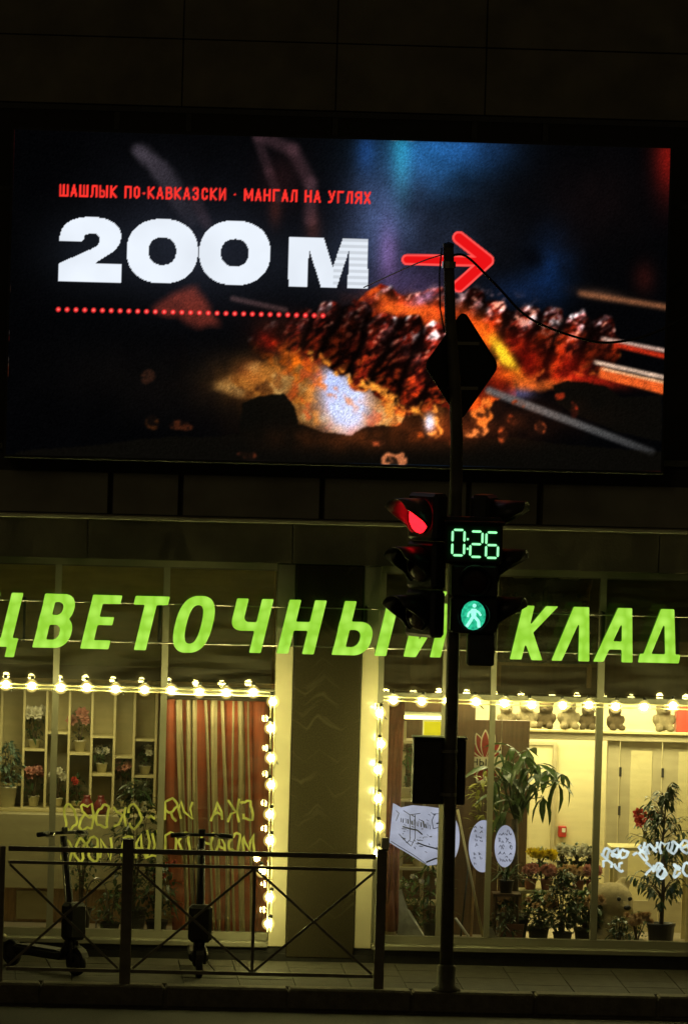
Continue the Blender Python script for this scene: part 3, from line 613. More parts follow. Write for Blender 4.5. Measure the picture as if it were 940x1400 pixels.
LET = {
 'Ц': lambda X, Y: rects(X, Y, [(0, 0, 17, H_), (31, 0, 48, H_), (0, 0, 56, 13), (42, -14, 56, 5)]),
 'В': lambda X, Y: rects(X, Y, [(0, 0, 17, H_)]) | bowl(X, Y, 0, 45, 34, H_, 16, 12) | bowl(X, Y, 0, 49, 0, 44, 17, 12),
 'Е': lambda X, Y: rects(X, Y, [(0, 0, 17, H_), (0, 0, 40, 13), (0, 33, 37, 45), (0, 62, 41, H_)]),
 'Т': lambda X, Y: rects(X, Y, [(15.5, 0, 32.5, H_), (0, 62, 48, H_)]),
 'О': lambda X, Y: oval(X, Y, 25, 37.5, 26, 39.5) & ~oval(X, Y, 25, 37.5, 9.5, 26),
 'Ч': lambda X, Y: rects(X, Y, [(34, 0, 51, H_), (16, 30, 40, 43)]) | (rects(X, Y, [(0, 48, 17, H_)]) | (oval(X, Y, 20, 50, 20, 20) & (Y < 50) & (X < 22)) & ~oval(X, Y, 26, 54, 9.5, 11)),
 'Н': lambda X, Y: rects(X, Y, [(0, 0, 17, H_), (35, 0, 52, H_), (8, 32, 44, 45)]),
 'Ы': lambda X, Y: rects(X, Y, [(0, 0, 17, H_), (58, 0, 75, H_)]) | bowl(X, Y, 0, 50, 0, 47, 17, 12),
 'Й': lambda X, Y: rects(X, Y, [(0, 0, 16, H_), (36, 0, 52, H_)]) | pl(X, Y, [(8, 0), (18, 0), (44, H_), (34, H_)]) | (oval(X, Y, 26, 90, 13, 9) & ~oval(X, Y, 26, 94, 7, 7) & (Y < 92)),
 'К': lambda X, Y: rects(X, Y, [(0, 0, 17, H_)]) | pl(X, Y, [(10, 36), (32, H_), (50, H_), (24, 38), (46, 0), (30, 0), (12, 30)]),
 'Л': lambda X, Y: pl(X, Y, [(0, 0), (15, 0), (28, 52), (37, 0), (53, 0), (38, H_), (16, H_)]),
 'А': lambda X, Y: pl(X, Y, [(0, 0), (15, 0), (28, 53), (39, 0), (55, 0), (38, H_), (18, H_)]) | rects(X, Y, [(12, 17, 44, 29)]),
 'Д': lambda X, Y: (pl(X, Y, [(4, 4), (17, H_), (36, H_), (52, 4)]) & ~pl(X, Y, [(17, 13), (26, 54), (35, 13)])) | rects(X, Y, [(0, 0, 57, 13)]),
}
MT['sign'] = emit('sign_face', (.37, .8, .05), 1.0, .16, 6.5, (.52, .96, .12)); MT['sign_side'] = emit('sign_side', (.1, .3, .015), .5, .2, 9)
sn = MT['sign'].node_tree; vo = sn.nodes.new('ShaderNodeTexVoronoi'); vo.inputs['Scale'].default_value = 9; vo.inputs['Randomness'].default_value = .45
stc = [x_ for x_ in sn.nodes if x_.type == 'TEX_COORD'][0]; srp = [x_ for x_ in sn.nodes if x_.type == 'VALTORGB'][0]; snz = [x_ for x_ in sn.nodes if x_.type == 'TEX_NOISE'][0]
svm = sn.nodes.new('ShaderNodeMath'); svm.operation = 'MULTIPLY_ADD'; svm.inputs[1].default_value = -.75; svm.inputs[2].default_value = .48; sva = sn.nodes.new('ShaderNodeMath'); sva.operation = 'ADD'   # LED modules behind the acrylic
sn.links.new(stc.outputs['Object'], vo.inputs[0]); sn.links.new(vo.outputs['Distance'], svm.inputs[0]); sn.links.new(svm.outputs[0], sva.inputs[0]); sml = sn.nodes.new('ShaderNodeMath'); sml.operation = 'MULTIPLY'; sml.inputs[1].default_value = .5
sn.links.new(snz.outputs[0], sml.inputs[0]); sn.links.new(sml.outputs[0], sva.inputs[1]); sn.links.new(sva.outputs[0], srp.inputs[0]); srp.color_ramp.elements[0].position = .2; srp.color_ramp.elements[1].position = .72
LY = -.22
word = 'ЦВЕТОЧНЫЙ КЛАД'
# left edge of each letter on the base line, in picture pixels along the sign
LX = dict(zip(range(14), [(-33, 879), (44, 881), (109, 883), (167, 885), (231, 887), (305.5, 889), (377, 891.5), (452.5, 894), (550, 898), None, (695, 905), (752, 906.5), (809, 908), (870, 909)]))
sg = thing('shop_sign', (fx(470, 890, LY), LY, fz(470, 897, LY)), 'glowing green letters spelling ЦВЕТОЧНЫЙ КЛАД above the shop windows', 'sign')
zbase = fz(470, 896, LY)
for i, ch in enumerate(word):
    if ch == ' ': continue
    px, py = LX[i]
    lps = contour(LET[ch], 60 if ch != 'Ы' else 78, 75 if ch not in 'Ц' else 75, pad=22)
    sk = {'К': .215, 'Л': .17, 'А': .19, 'Д': .17}.get(ch, .215)
    lps = [[(x+sk*y, y) for x, y in lp] for lp in lps]
    me = shape_mesh('letter', lps, M_PX, .08, .006, [MT['sign'], MT['sign_side']])
    o = link('letter', me, sg); o.location = Vector((fx(px, py, LY), LY, zbase))-org(sg)
for pz in (zbase+.07, zbase+.43):
    r_ = MB().tube([(fx(-60, 890, LY), LY+.065, pz), (fx(990, 890, LY), LY+.065, pz)], .008, 6).build('rail', MT['metal'], sg)
for x in (.25, 1.5, 2.75, 3.4, 4.6, 5.6, 6.3):
    MB().box((x-.012, LY+.072, zbase+.05), (x+.012, .105, zbase+.45)).build('bracket', MT['dark'], sg)

# ------------------------------------------------------------------ bulb strings
MT['bulb'] = emit('bulb_core', (1, .9, .3), 66)
MT['bulb_halo'] = None
nt = MT['bulb'].node_tree; oi = nt.nodes.new('ShaderNodeObjectInfo'); mr_ = nt.nodes.new('ShaderNodeMapRange'); mr_.inputs[3].default_value = 52; mr_.inputs[4].default_value = 112
nt.links.new(oi.outputs['Random'], mr_.inputs[0]); nt.links.new(mr_.outputs[0], [x_ for x_ in nt.nodes if x_.type == 'EMISSION'][0].inputs[1])
BY = -.46
def halo_volume():
    m = bpy.data.materials.new('bulb_halo'); m.use_nodes = True; n = m.node_tree.nodes; l = m.node_tree.links; n.clear()
    o = n.new('ShaderNodeOutputMaterial'); e = n.new('ShaderNodeEmission')
    e.inputs[0].default_value = (1, .78, .2, 1); e.inputs[1].default_value = 9; l.new(e.outputs[0], o.inputs['Volume'])   # emissive volume stands in for the glare halo round the bulb
    m.cycles.emission_sampling = 'NONE'; return m
MT['bulb_halo'] = halo_volume()
core = None
def bulb(parent, p, up=True):
    global core
    if core is None:
        b = MB(); b.sphere((0, 0, 0), .033, 10, 7); core = b.build('bulb', MT['bulb'], None, True)
        g = MB(); g.sphere((0, 0, 0), .062, 16, 10); g.build('halo_globe', MT['bulb_halo'], core, True)  # globe holds the added glare halo, wider than the bulb itself
        s_ = MB(); s_.lathe([(.001, .09), (.016, .09), (.018, .064), (.012, .058), (.001, .058)], n=8); s_.build('socket', MT['dark'], core)
        o = core
    else: o = copy_tree(core)
    o.parent = parent; o.location = Vector(p)-org(parent); o.rotation_euler = (random.uniform(-.3, .3), random.uniform(-.3, .3), 0)
def string(label, pts, wires):
    p0 = at(*pts[0], BY); t = thing('bulb_string', (p0.x, BY, p0.z), label, 'string lights', 'bulb strings round the shop windows')
    for wpts in wires:
        for off in (-.018, .018):
            P = [at(px, py, BY) for px, py in wpts]
            vert = abs(P[0].z-P[-1].z) > abs(P[0].x-P[-1].x)
            MB().tube([p+(Vector((off, .03, 0)) if vert else Vector((0, .03, off))) for p in P], .007, 6).build('wire', MT['tube_w'], t)
    for k, (px, py) in enumerate(pts):                    # stand-offs that carry the wires
        if k % 4 == 1: p = at(px+9, py+9, BY); MB().tube([(p.x, BY+.03, p.z), (p.x, .12, p.z)], .006, 6).build('bracket', MT['metal'], t)
    for px, py in pts:
        p = at(px, py, BY); p += Vector((random.uniform(-.014, .014), random.uniform(-.02, .02), random.uniform(-.014, .01))); bulb(t, p)
    return t
string('string of warm globe bulbs along the top and right edge of the left shop window',
       [(-31, 936), (7, 937), (44, 938), (83, 940), (120, 941), (160, 942), (197, 943), (235, 944), (272, 945), (310, 946), (347, 947), (372, 958), (371, 996), (371, 1036), (371, 1074), (370, 1112), (370, 1150), (359, 1190), (369, 1226), (368, 1264)],
       [[(-60, 935), (100, 941), (240, 945), (368, 949)], [(373, 952), (371, 1100), (368, 1275)]])
string('string of warm globe bulbs along the left and top edge of the right shop window',
       [(516, 1168), (517, 1130), (517.5, 1092), (518, 1053), (519, 1015), (519.5, 975), (537, 956), (575, 957.5), (613, 959), (652, 960.5), (690, 961), (728, 962), (767, 963), (805, 964), (842, 964.5), (880, 965), (918, 965.5), (956, 967)],
       [[(520, 962), (518, 1060), (516, 1172)], [(524, 955), (640, 960), (800, 964), (980, 969)]])

# ------------------------------------------------------------------ traffic pole with its signals
PY = -2.33
PP = [at(609, 1356, PY), at(613, 1150, PY), at(618.5, 900, PY), at(622, 700, PY), at(624, 600, PY), at(621, 520, PY), at(615, 440, PY), at(612.5, 336, PY)]
PP[0].z = 0
tp = thing('traffic_pole', PP[0], 'tall slim traffic light pole with a slightly bent top, standing on the kerb', 'pole')
MB().tube(PP, [.06, .059, .058, .057, .056, .053, .05, .046], 16).build('shaft', MT['pole'], tp, True)
MB().lathe([(.001, .0), (.13, .0), (.13, .02), (.085, .05), (.085, .22), (.07, .24)], PP[0], 16).build('base_collar', MT['pole'], tp, True)
MB().lathe([(.05, -.01), (.05, .02), (.001, .035)], PP[-1], 12).build('cap', MT['dark'], tp)
for q in (PP[6]+(PP[7]-PP[6])*.75,):
    MB().lathe([(.053, -.03), (.062, -.03), (.062, .03), (.053, .03)], q, 12).build('clamp', MT['metal'], tp)
MB().tube([PP[7]+Vector((-.06, -.02, -.02)), PP[7]+Vector((-.075, -.03, -.25)), PP[7]+Vector((-.06, -.02, -.55)), PP[6]+Vector((-.05, -.02, -.1))], .007, 6).build('cable', MT['black'], tp)
cbx0, cbx1 = fx(565, 1055, PY), fx(637, 1055, PY); cz0, cz1 = fz(600, 1101, PY), fz(590, 1011, PY)
cb = thing('control_box', ((cbx0+cbx1)/2, PY+.2, cz0), 'black metal control box strapped to the pole at head height', 'control box')
MB().box((cbx0, PY+.075, cz0), (cbx1, PY+.3, cz1), bev=.012).build('cabinet', MT['black'], cb)
MB().box((cbx0+.02, PY+.068, cz0+.03), (cbx1-.22, PY+.074, cz1-.03), bev=.003).build('door', MT['dark'], cb)
MB().box((cbx0-.01, PY+.065, cz1+.001), (cbx1+.01, PY+.31, cz1+.015), bev=.004).build('lid', MT['black'], cb)
for z in (cz0+.1, cz1-.1): MB().lathe([(.068, -.015), (.076, -.015), (.076, .015), (.068, .015)], (at(613, 1055, PY).x, PY, z), 14).build('strap', MT['metal'], cb)

# road sign seen from behind
sp = at(630, 500, PY+.12)
rs = thing('road_sign', sp, 'back of a diamond road sign fixed high on the pole in front of the screen', 'road sign')
h = .475; rr = .07
poly = []
for k in range(4):
    a0 = math.pi/2*k+math.pi/2
    c = Vector((math.cos(a0), math.sin(a0)))*(h-rr*1.2)
    for j in range(5): a = a0-math.pi/4+j*math.pi/8; poly.append((c.x+rr*math.cos(a), c.y+rr*math.sin(a)))
Mz = Matrix.Rotation(R(44), 3, 'Z')
m1 = MB().prism(poly, -.006, .006); m1.v = [tuple(Mz @ Vector(v)+sp) for v in m1.v]; m1.build('plate', MT['black'], rs)
m2 = MB()
for i in range(len(poly)):
    a, b = poly[i], poly[(i+1) % len(poly)]; m2.tube([Mz @ Vector((a[0], -.008, a[1]))+sp, Mz @ Vector((b[0], -.008, b[1]))+sp], .008, 5)
m2.build('rim', MT['dark'], rs)
for dz in (-.2, .2):
    m3 = MB().box((-.2, -.03, dz-.015), (.2, -.009, dz+.015)); m3.v = [tuple(Mz @ Vector(v)+sp) for v in m3.v]; m3.build('bracket', MT['metal'], rs)

# overhead cables
def sagwire(label, pts, r):
    P = [Vector(p) for p in pts]; Q = []
    for i in range(len(P)-1):
        p0, p1, p2, p3 = P[max(i-1, 0)], P[i], P[i+1], P[min(i+2, len(P)-1)]
        for t in np.linspace(0, 1, 8, endpoint=False): Q.append(.5*(2*p1+(p2-p0)*t+(2*p0-5*p1+4*p2-p3)*t*t+(3*p1-p0-3*p2+p3)*t**3))
    Q.append(P[-1]); tag(MB().tube(Q, r, 6).build('overhead_cable', MT['black'], None, True), label, 'cable')
sagwire('thick black cable sagging from the pole top to the right across the screen', [at(612, 352, PY), at(636, 350, PY), at(676, 388, PY-.02), at(722, 434, PY-.03), at(787, 461, PY-.04), at(838, 468, PY-.05), at(905, 450, PY-.06), at(1010, 390, PY-.1)], .013)
sagwire('thin black wire running from the pole top down left to the M on the screen', [at(612, 346, PY), at(580, 356, PY+.3), at(540, 373, -1.2), at(497, 393, SY-.01)], .006)

# --- vehicle signals
MT['lens_red'] = emit('red_lens', (1, .008, .014), 5, .2, 40); MT['lens_off'] = mat('dark_lens', (.03, .008, .006), .25, var=.3)
MT['visor'] = mat('lit_visor', (.09, .085, .08), .35, var=.2)  # hood of the lit lamp, made paler to show its red glow
MT['signal'] = mat('signal_housing', (.014, .014, .013), .45, var=.3, scale=15)
def visor_mesh(M, c, r, L, cut):
    """hood that narrows from full length on top to a short lip below; M: local->world, +Y local is the facing direction"""
    m = MB(); n = 20; t = .006
    vs = []; fs = []
    for k in range(n+1):
        a = R(-62)+(2*math.pi-R(56))*k/n                # starts just right of the bottom, runs over the top
        sx, sz = math.cos(a), math.sin(a)
        ln = L*max(.13, min(1, (sz+.6)/1.1))
        for rr_, y in ((r, 0), (r, ln), (r-t, ln), (r-t, 0)): vs.append(M @ Vector((sx*rr_, y, sz*rr_))+c)
    for k in range(n):
        for j in range(4): fs.append((k*4+j, k*4+(j+1) % 4, k*4+4+(j+1) % 4, k*4+4+j))
    m.add(vs, fs); return m
def vehicle_signal(base, yaw, lit, label):
    t = thing('traffic_light', base, label, 'traffic light')
    M = Matrix.Rotation(yaw, 3, 'Z'); pitch = .43
    def W(m): m.v = [tuple(M @ Vector(v)+base) for v in m.v]; return m
    for k in range(3):
        zc = .22+pitch*(2-k)
        W(MB().box((-.19, -.09, zc-.21), (.19, .08, zc+.21), bev=.03)).build('section', MT['signal'], t)
        c = base+M @ Vector((0, .085, zc))
        ln = MB(); ln.sphere((0, 0, 0), .148, 20, 8, (1, .22, 1)); ln.v = [tuple(M @ Vector(v)+c) for v in ln.v]
        ln.build('lens', MT['lens_red'] if (lit and k == 0) else MT['lens_off'], t, True)
        visor_mesh(M, c, .165, .3, 0).build('visor', MT['visor'] if lit and k == 0 else MT['signal'], t, True)
    W(MB().box((-.03, -.2, .3), (.03, -.091, .36))).build('bracket', MT['dark'], t); W(MB().box((-.03, -.2, 1.0), (.03, -.091, 1.06))).build('bracket', MT['dark'], t)
    return t
zb_ = fz(575, 872, PY-.12)
vehicle_signal(Vector((fx(582, 772, PY-.12), PY-.12, zb_)), R(128), True, 'traffic light turned left with its red lamp lit under a hood')
vehicle_signal(Vector((fx(660, 772, PY+.06), PY+.06, fz(660, 874, PY))), R(-108), False, 'unlit black traffic light turned right behind the green countdown')

# --- pedestrian signal with countdown
MT['green'] = emit('countdown_green', (.3, 1, .42), 1.5, .1, 60); MT['teal'] = emit('walk_lens', (.015, .45, .24), .9, .25, 30, (.04, .78, .42)); MT['man'] = emit('walk_figure', (.35, 1, .75), 1.25, .1, 40)
py_ = PY-.34; MT['face'] = mat('display_face', (.006, .05, .02), .3)  # green in the panel colour stands in for the digits' glow
pb = Vector((fx(646, 862, py_), py_, fz(646, 866, py_)))
ps = thing('pedestrian_signal', pb, 'pedestrian signal with green 0:26 countdown above a lit green walking figure', 'pedestrian signal')
def sec(z0, z1, x0, x1): MB().box((pb.x+x0, py_, pb.z+z0), (pb.x+x1, py_+.2, pb.z+z1), bev=.02).build('section', MT['signal'], ps)
sec(0, .315, -.2, .21); sec(.32, .61, -.2, .21); sec(.615, 1.03, -.27, .24)
MB().box((pb.x-.04, py_+.05, pb.z-.29), (pb.x+.2, py_+.2, pb.z-.004), bev=.015).build('junction_box', MT['dark'], ps)
for z in (.16, .465):
    c = Vector((pb.x, py_-.004, pb.z+z)); k = z < .3
    ln = MB(); ln.sphere(c, .125 if k else .12, 22, 8, (.88, .12, 1.05) if k else (1, .12, 1)); ln.build('lens', MT['teal'] if k else MT['lens_off'], ps, True)
    visor_mesh(Matrix.Rotation(math.pi, 3, 'Z'), c, .145, .14, 0).build('visor', MT['signal'], ps, True)
c = Vector((pb.x, py_-.026, pb.z+.16)); g = MB()
def fig(P, w): 
    for a, b in zip(P[:-1], P[1:]): g.tube([c+Vector((a[0], 0, a[1])), c+Vector((b[0], 0, b[1]))], w, 8)
g.sphere(c+Vector((.005, 0, .088)), .018, 10, 6, (1, .5, 1)); fig([(.0, .06), (0, .0)], .023); fig([(0, .0), (.045, -.05), (.05, -.105)], .014); fig([(0, 0), (-.03, -.055), (-.06, -.1)], .014)
fig([(.0, .055), (-.045, .02), (-.05, -.015)], .01); fig([(.0, .055), (.045, .03), (.065, .0)], .01)
g.build('walking_figure', MT['man'], ps, True)
# seven-segment countdown
SEGS = {'0': 'abcdef', '2': 'abged', '6': 'afgedc'}
def digit(ch, x, z, w, hh):
    m = MB(); t = .019
    pt = {'a': ((0, hh), (w, hh)), 'b': ((w, hh), (w, hh/2)), 'c': ((w, hh/2), (w, 0)), 'd': ((0, 0), (w, 0)), 'e': ((0, hh/2), (0, 0)), 'f': ((0, hh), (0, hh/2)), 'g': ((0, hh/2), (w, hh/2))}
    for s_ in SEGS[ch]:
        (a, b), (c_, d_) = pt[s_]; A, B = Vector((a, b)), Vector((c_, d_)); dr = (B-A).normalized(); nn = Vector((-dr.y, dr.x))*t/2
        A2, B2 = A+dr*.008, B-dr*.008
        poly = [A2, A2+dr*t/2-nn, B2-dr*t/2-nn, B2, B2-dr*t/2+nn, A2+dr*t/2+nn]
        m.prism([(x+p.x+.0*p.y, z+p.y) for p in poly], py_-.014, py_-.006)
    m.build('digit', MT['green'], ps)
zd = pb.z+.68
digit('0', pb.x-.205, zd+.01, .105, .225); digit('2', pb.x-.045, zd, .105, .225); digit('6', pb.x+.095, zd-.005, .105, .225)
m = MB()
for dz in (.07, .155): m.box((pb.x-.078, py_-.014, zd+dz-.009), (pb.x-.062, py_-.006, zd+dz+.009))
m.build('colon', MT['green'], ps)
MB().box((pb.x-.25, py_-.004, pb.z+.65), (pb.x+.22, py_-.001, pb.z+.955)).build('display_face', MT['face'], ps)
MB().box((pb.x-.28, py_-.15, pb.z+.985), (pb.x+.25, py_-.001, pb.z+.998)).build('hood', MT['signal'], ps)

# ------------------------------------------------------------------ street railing
RY = -2.29
def RZ(px, py): return fz(px, py, RY)
zt, z2, zlo = RZ(260, 1165.5), RZ(260, 1184), RZ(260, 1329.5)
posts = [fx(-100, 1250, RY), fx(2, 1250, RY), fx(173, 1250, RY), fx(519.5, 1255, RY)]
fe = thing('street_railing', (posts[2], RY, 0), 'low metal street railing with crossed braces in front of the left shop window', 'railing')
for i, x in enumerate(posts):
    wd = (.05, .05, .098, .088)[i]; tpz = (zt+.02, zt+.02, zt+.095, RZ(519, 1163))[i]
    MB().box((x-wd/2, RY-wd/2, -.01), (x+wd/2, RY+wd/2, tpz), bev=.006).build('post', MT['rail'], fe)
    if i > 1: MB().box((x-wd/2-.004, RY-wd/2-.004, tpz+.001), (x+wd/2+.004, RY+wd/2+.004, tpz+.014), bev=.004).build('post_cap', MT['rail'], fe)
MB().box((posts[3]-.01, RY-.06, RZ(519, 1163)+.015), (posts[3]+.06, RY+.02, RZ(519, 1163)+.12), bev=.01).build('reflector', MT['pot_white'], fe)
for a, b in zip(posts[:-1], posts[1:]):
    a2, b2 = a+.05, b-.05
    MB().box((a2, RY-.022, zt-.022), (b2, RY+.022, zt+.022), bev=.004).build('rail', MT['rail'], fe)
    MB().box((a2, RY-.014, z2-.014), (b2, RY+.014, z2+.014), bev=.003).build('rail', MT['rail'], fe)
    MB().box((a2, RY-.016, zlo-.016), (b2, RY+.016, zlo+.016), bev=.003).build('rail', MT['rail'], fe)
    mids = [a2, (a2+b2)/2, b2] if b-a > 1.6 else [a2, b2]
    if len(mids) == 3: MB().box((mids[1]-.014, RY-.012, zlo+.017), (mids[1]+.014, RY+.012, z2-.015)).build('baluster', MT['rail'], fe)
    for p, q in zip(mids[:-1], mids[1:]):
        MB().bar((p+.015, RY-.006, z2-.02), (q-.015, RY-.006, zlo+.022), .022, .01).build('brace', MT['rail'], fe)
        MB().bar((p+.015, RY+.007, zlo+.022), (q-.015, RY+.007, z2-.02), .022, .01).build('brace', MT['rail'], fe)

# ------------------------------------------------------------------ parked kick scooters
def scooter(base, yaw, label, lean=0.0):
    """local +Y = travel direction, front wheel touches the ground at the origin"""
    t = thing('kick_scooter', base, label, 'scooter', 'kick scooters parked behind the railing')
    M = Matrix.Rotation(yaw, 3, 'Z') @ Matrix.Rotation(lean, 3, 'Y')
    def P(m, n, mt, par=t, sm=False): m.v = [tuple(M @ Vector(v)+base) for v in m.v]; return m.build(n, mt, par, sm)
    wr = .115; M = M @ Matrix.Scale(1.06, 3)
    RX = Matrix.Rotation(math.pi/2, 3, 'Y')
    for y, nm in ((0, 'wheel'), (-.88, 'wheel')):
        wo_ = P(MB().lathe([(wr-.035, -.024), (wr-.01, -.028), (wr, -.012), (wr, .012), (wr-.01, .028), (wr-.035, .024), (wr-.035, -.024)], (0, y, wr), 20, 0, RX), nm, MT['black'], t, True)
        P(MB().lathe([(.001, -.03), (.05, -.026), (wr-.036, -.018), (wr-.036, .018), (.05, .026), (.001, .03)], (0, y, wr), 14, 0, RX), 'hub', MT['dark'], wo_, True)
    P(MB().box((-.085, -.78, .12), (.085, -.14, .2), bev=.02), 'deck', MT['black']); P(MB().box((-.075, -.74, .2015), (.075, -.2, .206)), 'grip_mat', MT['dark'])
    P(MB().tube([(0, -.16, .17), (0, -.1, .24), (0, -.055, .36)], [.05, .055, .05], 10), 'neck', MT['black'], t, True)
    P(MB().tube([(-.045, 0, wr), (-.05, -.01, .2), (-.03, -.04, .29)], .014, 8).tube([(.045, 0, wr), (.05, -.01, .2), (.03, -.04, .29)], .014, 8), 'fork', MT['dark'], t, True)
    P(MB().box((-.1, -.12, .3), (.1, .02, .62), bev=.03), 'battery_pack', MT['black'])
    P(MB().tube([(0, -.05, .3), (0, -.115, .62), (0, -.22, 1.17)], [.042, .036, .03], 12), 'stem', MT['black'], t, True)
    P(MB().tube([(-.25, -.235, 1.19), (-.1, -.225, 1.2), (.1, -.225, 1.2), (.25, -.235, 1.19)], .015, 10), 'handlebar', MT['dark'], t, True)
    for s_ in (-1, 1):
        P(MB().tube([(s_*.15, -.229, 1.197), (s_*.265, -.236, 1.189)], .021, 10), 'grip', MT['black'], t, True)
        P(MB().tube([(s_*.11, -.2, 1.2), (s_*.15, -.17, 1.18), (s_*.22, -.175, 1.175)], .006, 6), 'brake_lever', MT['metal'], t)
    P(MB().box((-.03, -.215, 1.19), (.03, -.19, 1.25), bev=.008), 'display', MT['dark'])
    P(MB().lathe([(.001, .018), (.024, .014), (.028, 0), (.028, -.03)], (0, -.16, 1.06), 12, 0, Matrix.Rotation(-math.pi/2, 3, 'X')), 'headlight', MT['white'], t, True)
    f = MB()
    for k in range(7):
        a = R(20+k*20); f.add([(sx*.034, math.cos(a)*.14, wr+math.sin(a)*.14) for sx in (-1, 1)]+[(sx*.034, math.cos(a+R(20))*.14, wr+math.sin(a+R(20))*.14) for sx in (1, -1)], [(0, 1, 2, 3)])
    P(f, 'mudguard', MT['dark'])
    P(MB().tube([(.03, -.2, 1.12), (.07, -.13, .95), (.055, -.1, .7), (.06, -.07, .45), (.045, -.02, .27)], .005, 6), 'brake_cable', MT['metal'], t, True)
    P(MB().tube([(-.05, -.5, .12), (-.15, -.53, .01)], .008, 6), 'kickstand', MT['metal'])
    P(MB().sphere((0, -.995, .24), .03, 10, 6, (1, .5, .8)), 'tail_reflector', MT['pot_white'], t, True)
    return t
g1 = ground(104, 1335); g2 = ground(272, 1337)
scooter(Vector((g1.x, -1.75, 0)), R(180+38), 'black kick scooter at the far left with handlebar angled right')
scooter(Vector((g2.x, -1.7, 0)), R(180), 'black kick scooter facing the street in front of the red curtain')

# ------------------------------------------------------------------ ceiling lamps inside the shop
def lamp(x0, x1, y0, y1, z, energy, label, col=(1, .91, .42)):
    t = thing('ceiling_lamp', ((x0+x1)/2, (y0+y1)/2, z), label, 'lamp')
    MB().box((x0, y0, z+.012), (x1, y1, z+.05)).build('housing', MT['white'], t)
    MB().box((x0+.02, y0+.02, z), (x1-.02, y1-.02, z+.011)).build('diffuser', MT['diff'], t)
    L = bpy.data.lights.new('lamp_light', 'AREA'); L.shape = 'RECTANGLE'; L.size = x1-x0; L.size_y = y1-y0; L.energy = energy; L.color = col
    o = bpy.data.objects.new('lamp_light', L); COL.objects.link(o); o.parent = t; o.location = (0, 0, -.01)
    return t
MT['diff'] = emit('lamp_diffuser', (1, .88, .42), 5); MT['tube'] = emit('tube_lamp', (1, .93, .3), 6); MT['ybox'] = emit('yellow_box', (.9, .78, .02), 1.0, .1, 5)
zc = ztr-.06
lamp(.1, 1.3, 1.2, 1.6, zc, 8.5, 'ceiling lamp above the flower shelves in the left window')
lamp(1.6, 2.4, .4, .6, zc, 5, 'ceiling lamp above the red and cream curtain')
lamp(4.3, 5.5, 1.9, 2.3, ztr+.07, 30, 'ceiling lamp deep inside the right half of the shop')
lamp(5.7, 6.9, 1.6, 2.0, ztr+.07, 28, 'ceiling lamp before the inner glass doors')
lamp(4.4, 5.5, 2.7, 3.1, ztr+.07, 22, 'ceiling lamp near the back wall and its cream door')
lamp(3.9, 5.1, 1.4, 1.6, ztr+.07, 8, 'narrow ceiling lamp above the pale stand by the pillar')
lamp(4.5, 6.6, .36, .46, ztr-.025, 7, 'added narrow lamp just inside the right window, lighting the bear')  # added fill that lights the bear from the front
lamp(5.8, 6.9, 2.9, 3.2, ztr+.07, 22, 'added lamp behind the inner glass doors, brightening their panes')  # added fill that brightens the door panes

# ------------------------------------------------------------------ left window: shelves, counter, curtain
def I(px, py, Y): return at(px, py, Y)
SHY = 2.05
su = thing('display_shelf', (I(110, 1110, SHY).x, SHY, I(110, 1110, SHY).z), 'tall cream shelf unit of narrow compartments behind the left window', 'shelf')
ztop, zbot = I(110, 945, SHY).z, I(110, 1106, SHY).z
ux = [I(p, 1030, SHY).x for p in (-62, -30, 1, 32, 63, 94, 125, 156, 183, 213)]
for x in ux: MB().box((x-.012, SHY, zbot), (x+.012, SHY+.34, ztop), bev=.003).build('upright', MT['cubby'], su)
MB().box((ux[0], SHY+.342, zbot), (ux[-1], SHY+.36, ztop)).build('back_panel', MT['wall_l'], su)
MB().box((ux[0]-.02, SHY-.02, zbot-.035), (ux[-1]+.02, SHY+.36, zbot-.002), bev=.004).build('bottom_board', MT['cubby'], su)
shelves = {0: [1020], 1: [1045], 2: [1075], 3: [1027], 4: [1003], 5: [1031], 6: [1007, 1059], 7: [1034], 8: [1010, 1060]}
for k, ys in shelves.items():
    prev = None
    for yy in ys+[1104]:
        z = I(110, yy, SHY).z
        if yy != 1104: MB().box((ux[k]+.0125, SHY+.01, z-.011), (ux[k+1]-.0125, SHY+.34, z+.011)).build('shelf', MT['cubby'], su)
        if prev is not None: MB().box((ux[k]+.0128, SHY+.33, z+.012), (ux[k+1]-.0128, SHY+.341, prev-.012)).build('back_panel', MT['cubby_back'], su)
        prev = z
ct = thing('counter', (I(100, 1215, SHY-.2).x, SHY-.3, IF), 'plain cream counter block under the flower shelves', 'counter')
zc0, zc1 = I(110, 1216, SHY-.25).z, zbot-.037
MB().box((BX0+.1, SHY-.25, zc0), (I(219, 1150, SHY-.25).x, SHY+.3, zc1), bev=.006).build('body', MT['counter'], ct)
MB().box((BX0+.1, SHY-.15, IF+.001), (I(212, 1150, SHY).x, SHY+.28, zc0-.002)).build('plinth', MT['wood'], ct)
MB().box((I(22, 1250, SHY-.16).x, SHY-.17, IF+.03), (I(68, 1250, SHY-.16).x, SHY-.151, zc0-.03), bev=.004).build('panel', MT['counter'], ct)

